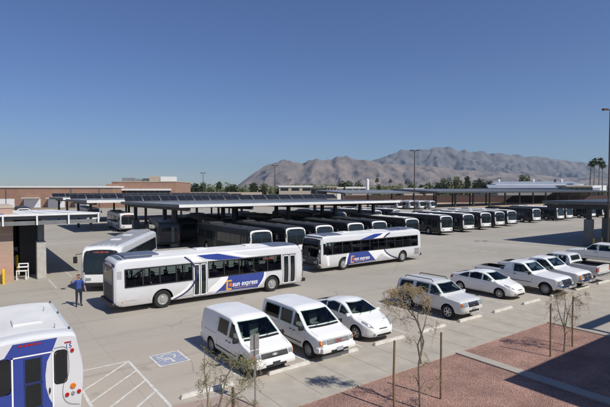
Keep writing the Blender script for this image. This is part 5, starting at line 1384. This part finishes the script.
q.box(-7, 7, .3, 1.7, 0, zat(189.5, 300) + 2); q.build('foliage', 'leafB', hd)

def palm(px, ytop, Y, cr, label, grp, seed):
    rr = random.Random(seed); z = zat(ytop, Y) - cr * .7; root = facing('palm_tree', px, Y, label, 'palm', grp)
    w = B(); w.tube([(0, 0, 0), (rr.uniform(-.3, .3), 0, z * .5), (rr.uniform(-.4, .4), 0, z)], [.35, .26, .22], 8)
    w.bm.verts.ensure_lookup_table(); top = Vector((w.bm.verts[-1].co.x, 0, z)); w.build('trunk', 'bark', root)
    f = B()
    for i in range(70):
        a = rr.uniform(0, 2 * PI); el = rr.uniform(-.9, 1.3); L = cr * rr.uniform(.75, 1.1)
        d = Vector((math.cos(a) * math.cos(el), math.sin(a) * math.cos(el), math.sin(el))); s = Vector((-math.sin(a), math.cos(a), 0)) * cr * .16
        p1 = top + d * L * .6; p2 = top + d * L + Vector((0, 0, -cr * .3))
        f.poly([top, p1 + s, p2, p1 - s])
    f.build('fronds', 'leafA', root)
PG = 'fan palms at the right'
palm(590.1, 160.5, 262, 2.6, 'leftmost of the four tall palms at the right', PG, 1); palm(593.4, 158.0, 275, 2.8, 'second from left of the four tall palms at the right', PG, 2)
palm(599.0, 157.6, 265, 2.8, 'third from left of the four tall palms at the right', PG, 3); palm(602.4, 161.0, 258, 2.6, 'rightmost of the four tall palms at the right', PG, 4)
PG = 'small palms below the mountains'
palm(376.6, 177.8, 400, 2.6, 'small palm nearest to the white tank', PG, 5); palm(389.6, 179.0, 420, 2.4, 'small palm above the trimmed hedge', PG, 6); palm(406.0, 180.5, 420, 2.2, 'small palm left of the tall lamp post', PG, 7)
palm(478.5, 178.0, 430, 2.4, 'small palm above the green trees left of the warehouse', PG, 8)
# far town and woods that read as one mass
q = B(); rr = random.Random(21)
for i in range(24000):
    Y = 340 + 900 * rr.random() ** 1.6; X = rr.uniform(-.26, .75) * Y; s = rr.uniform(.7, 1.7); p = Vector((*cam2w(X, Y), rr.uniform(.5, 8.5 + 8 * max(0, noise.noise(Vector((X / 45, Y / 60, 2.2)))))))
    a = Vector((rr.gauss(0, 1), rr.gauss(0, 1), rr.gauss(0, .5))).normalized() * s; c = a.orthogonal().normalized() * s * .7
    q.quad(p - a, p - c, p + a, p + c)
tag(q.build('distant_woods', 'leafA'), 'belt of far-off trees at the foot of the mountains', 'trees', kind='stuff')

# ================================================================== mountains
def mountain(name, D, depth, prof, mat, seed, x0, x1, nx=260, ny=70, rough=1.):
    bm = bmesh.new(); G_ = []
    for j in range(ny + 1):
        t = j / ny; row = []
        for i in range(nx + 1):
            px = x0 + (x1 - x0) * i / nx; Y = D - depth * .62 + depth * t * 1.0
            X = (px - 305) / FOC * D * (1 + (Y / D - 1) * .9)
            Hh = max(0, (190 - interp(prof, px)) / FOC * D + CAM_H)
            s = t / .62
            env = (s ** 1.25 if s < 1 else max(0, 1 - (s - 1) * 1.4))
            n = Vector((X / 620, Y / 1300, seed)); r1 = 1 - abs(noise.fractal(n, 1., 2., 3)) * 1.9
            n2 = Vector((X / 240, Y / 420, seed + 5)); r2 = 1 - abs(noise.fractal(n2, .9, 2., 5)) * 1.8
            n3 = Vector((X / 85, Y / 150, seed + 9)); r3 = (1 - abs(noise.fractal(n3, .7, 2.1, 5)) * 2.2) - .4
            k = env * (1 - .55 * (1 - env) * (1 - r1) * 1.6 - .34 * (1 - env * .9) * (1 - r2) * rough) + (.06 * r3 + .03 * (r2 - .6)) * (env ** .5) * (1 - .8 * env) * rough
            row.append(bm.verts.new((*cam2w(X, Y), max(-5, Hh * k if Hh else -5))))
        G_.append(row)
    for a, b_ in zip(G_, G_[1:]):
        for i in range(nx): bm.faces.new((a[i], a[i + 1], b_[i + 1], b_[i]))
    me = bpy.data.meshes.new(name); bm.to_mesh(me); bm.free(); me.shade_smooth()
    return tag(ob(name, me, mat), kind='structure')
back = [(-400, 188), (240, 190), (300, 178), (340, 163), (379, 158.5), (392, 152.6), (401, 149.2), (411, 149.6), (421, 147.4), (432, 146.8), (441, 146.4), (452, 146.6), (460, 148.4), (469, 149.2), (480, 150.6), (490, 152.6), (507, 152.6), (519, 154.6), (531, 156), (543, 156.8), (555, 158.6), (572, 160.6), (589, 163), (606, 165), (640, 168), (700, 172), (900, 182), (1100, 189)]
front = [(-400, 190), (228, 190), (235, 187.5), (243, 181), (252, 174.2), (263, 167), (274, 162), (286, 158.8), (294, 161), (302, 163.0), (311, 158.3), (318, 158.6), (323, 160), (333, 158.8), (337, 155.2), (347, 155.2), (352, 159), (367, 160), (380, 161.5), (400, 164), (430, 166), (470, 170), (520, 173), (560, 177), (620, 178), (760, 182), (1000, 189)]
mountain('mountain_range', 8600, 3600, back, 'mtn2', 3.3, 200, 820, 420, 120)
mountain('mountain_ridge', 6300, 2300, front, 'mtn', 7.7, 200, 820, 420, 110, rough=1.2)

# ================================================================== man in the blue shirt
def person():
    root = empty('person', (4.94, 28.25, 0), YAW + R(42), 'person in blue shirt and dark trousers, one hand raised to the head', 'person')
    MT['skin'] = M('skin', (.38, .20, .13), .6, var=.05); MT['shirt'] = M('shirt_blue', (.035, .07, .27), .85, var=.15, scale=12)
    MT['trousers'] = M('trousers_dark', (.02, .024, .04), .9, var=.2, scale=10); MT['shoes'] = M('shoes_black', (.012, .012, .012), .5); MT['hair'] = M('hair_brown', (.06, .03, .018), .8, var=.2, scale=30)
    V = []; E = []; Rr = []
    def add(p, r, par=None):
        V.append(p); Rr.append(r if isinstance(r, tuple) else (r, r))
        if par is not None: E.append((par, len(V) - 1))
        return len(V) - 1
    pel = add((0, 0, .96), (.165, .12)); ab = add((0, 0, 1.10), (.155, .125), pel); ch = add((0, -.01, 1.30), (.175, .125), ab); sh = add((0, 0, 1.44), (.13, .09), ch); nk = add((0, -.01, 1.53), .055, sh)
    hd1 = add((0, -.02, 1.60), (.075, .085), nk); hd2 = add((0, -.015, 1.68), (.082, .10), hd1); hd3 = add((0, -.005, 1.75), (.06, .07), hd2)
    for s, fy in ((-1, -.05), (1, .06)):
        h = add((s * .10, 0, .90), .095, pel); k = add((s * .125, fy - .02, .50), .062, h); c = add((s * .13, fy, .36), .062, k); a = add((s * .135, fy + .02, .10), .042, c); f = add((s * .15, fy - .05, .05), (.045, .035), a); t = add((s * .165, fy - .15, .035), (.042, .026), f)
    # right arm (viewer's left) lifted to the brow
    a1 = add((-.19, 0, 1.42), .062, sh); a2 = add((-.31, -.04, 1.33), .052, a1); a3 = add((-.43, -.08, 1.43), .042, a2); a4 = add((-.30, -.13, 1.58), .035, a3); a5 = add((-.20, -.15, 1.66), (.026, .032), a4); a6 = add((-.13, -.16, 1.70), (.016, .04), a5)
    b1 = add((.19, 0, 1.42), .062, sh); b2 = add((.27, .02, 1.22), .05, b1); b3 = add((.31, .02, 1.10), .043, b2); b4 = add((.30, -.12, .98), .036, b3); b5 = add((.29, -.20, .93), (.024, .034), b4); b6 = add((.285, -.27, .895), (.016, .040), b5)
    me = bpy.data.meshes.new('b'); me.from_pydata(V, E, []); o = bpy.data.objects.new('b', me); COL.objects.link(o)
    m = o.modifiers.new('s', 'SKIN')
    if not me.skin_vertices: 
        bpy.context.view_layer.objects.active = o
    sv = me.skin_vertices[0].data if me.skin_vertices else None
    if sv is None:
        bpy.context.view_layer.objects.active = o; o.select_set(True); bpy.ops.mesh.customdata_skin_add(); sv = me.skin_vertices[0].data
    for i, r_ in enumerate(Rr): sv[i].radius = r_
    sv[0].use_root = True
    ss_ = o.modifiers.new('u', 'SUBSURF'); ss_.levels = 2; ss_.render_levels = 2
    dg = bpy.context.evaluated_depsgraph_get(); dg.update(); nm = bpy.data.meshes.new_from_object(o.evaluated_get(dg)); bpy.data.objects.remove(o)
    nm.materials.clear()
    for k in ('skin', 'shirt', 'trousers', 'shoes'): nm.materials.append(MT[k])
    for p in nm.polygons:
        c = p.center; x, z = c.x, c.z
        if z < .085: i = 3
        elif z < 1.0 and abs(x) < .25: i = 2
        elif abs(x) < .22 and z < 1.50 and not (c.y < -.10 and z > 1.5): i = 1
        elif x < -.2 and z < 1.47 and x > -.42: i = 1
        elif x > .2 and z > 1.12: i = 1
        else: i = 0
        p.material_index = i; p.use_smooth = True
    nm.name = 'body'; bo = bpy.data.objects.new('body', nm); COL.objects.link(bo); bo.parent = root
    # fingers
    fg = B()
    for (hx, hy, hz, dx, dy, dz) in ((-.13, -.16, 1.70, .07, -.005, .02), (.285, -.27, .895, 0, -.07, -.03)):
        for k in range(4):
            o_ = (k - 1.5) * .018; L = (.85, 1, .95, .75)[k]
            vx = (0, 0, o_) if dx else (o_, 0, o_ * .2)
            fg.tube([(hx + vx[0], hy + vx[1], hz + vx[2]), (hx + vx[0] + dx * .55 * L, hy + vx[1] + dy * .55 * L, hz + vx[2] + dz * .6 * L), (hx + vx[0] + dx * L, hy + vx[1] + dy * L - (.012 if dx else 0), hz + vx[2] + dz * L - (0 if dx else .02))], [.0095, .009, .007], 6)
        fg.tube([(hx - dx * .6, hy - dy * .6, hz - .02), (hx, hy - .03 if dx else hy + .02, hz - .045 if dx else hz + .03), (hx + dx * .4, hy - .03 if dx else hy - .02, hz - .05 if dx else hz + .035)], [.011, .010, .008], 6)
    fg.build('fingers', 'skin', root, smooth=True)
    hr = B(); hr.ball((0, .008, 1.712), .098, .98, 1.12, .92); 
    for v in list(hr.bm.verts):
        if v.co.y < -.055 and v.co.z < 1.745 or v.co.z < 1.655: hr.bm.verts.remove(v)
    hr.build('hair', 'hair', root, smooth=True)
    fc = B(); fc.tube([(0, -.105, 1.695), (0, -.128, 1.665), (0, -.108, 1.655)], [.009, .014, .008], 6)
    for s in (-1, 1): fc.ball((s * .083, .0, 1.675), .022, .5, .8, 1.2, 1)
    fc.build('face', 'skin', root, smooth=True)
    ey = B()
    for s in (-1, 1): ey.ball((s * .032, -.104, 1.69), .010, 1.3, .6, .7, 1)
    ey.tube([(-.025, -.108, 1.632), (0, -.112, 1.630), (.025, -.108, 1.632)], .005, 5); ey.build('eyes_and_mouth', 'hair', root)
    bl = B(); bl.lathe([(.135, -.02), (.135, .02)], 20, 'z', (0, 0, 1.005))
    return root
person()

# ================================================================== light, air, camera
EL = R(48); sun_dir = Vector((.231 * math.cos(EL), -.973 * math.cos(EL), math.sin(EL)))
sd = bpy.data.lights.new('sun', 'SUN'); sd.energy = 4.9; sd.angle = R(.5); sd.color = (1., .95, .87)
so = bpy.data.objects.new('sun', sd); COL.objects.link(so); so.rotation_euler = (-sun_dir).to_track_quat('-Z', 'Y').to_euler()
w = bpy.data.worlds.new('World'); scn.world = w; w.use_nodes = True
N = w.node_tree.nodes; L = w.node_tree.links; bg = N['Background']
sk = N.new('ShaderNodeTexSky'); sk.sky_type = 'NISHITA'; sk.sun_disc = False; sk.sun_elevation = EL; sk.sun_rotation = math.atan2(.231, -.973)
sk.altitude = 700; sk.air_density = 1.1; sk.dust_density = .3; sk.ozone_density = 8.0
hs_ = N.new('ShaderNodeHueSaturation'); hs_.inputs['Saturation'].default_value = 1.04; hs_.inputs['Hue'].default_value = .513; hs_.inputs['Value'].default_value = 1.04; L.new(sk.outputs[0], hs_.inputs['Color']); L.new(hs_.outputs[0], bg.inputs['Color']); bg.inputs['Strength'].default_value = .083

HZ = True
if HZ:
    q = B(); q.box(-13400, 13400, -13400, 13400, -8, 870)
    hm = bpy.data.materials.new('haze'); hm.use_nodes = True; nt = hm.node_tree; nt.nodes.remove(nt.nodes['Principled BSDF'])
    pv = nt.nodes.new('ShaderNodeVolumePrincipled'); pv.inputs['Color'].default_value = (.54, .75, 1, 1); pv.inputs['Density'].default_value = 5.5e-5; pv.inputs['Anisotropy'].default_value = .2
    nt.links.new(pv.outputs[0], nt.nodes['Material Output'].inputs['Volume'])
    MT['haze'] = hm; tag(q.build('haze', 'haze'), 'thin pale air over the whole valley', 'haze', kind='stuff')

cd = bpy.data.cameras.new('camera'); cam = bpy.data.objects.new('camera', cd); COL.objects.link(cam)
cd.sensor_width = 36; cd.lens = 36 * FOC / 610; cd.clip_start = .1; cd.clip_end = 60000
cam.location = (0, 0, CAM_H); cam.rotation_euler = (R(90) - math.atan(13.5 / FOC), 0, -(PI / 2 - AZ))
scn.camera = cam
vs = scn.view_settings; vs.view_transform = 'Standard'; vs.look = 'None'; vs.exposure = 0; vs.gamma = 1; vs.use_curve_mapping = False
scn.cycles.volume_bounces = 0; scn.cycles.max_bounces = 8; scn.cycles.transparent_max_bounces = 12
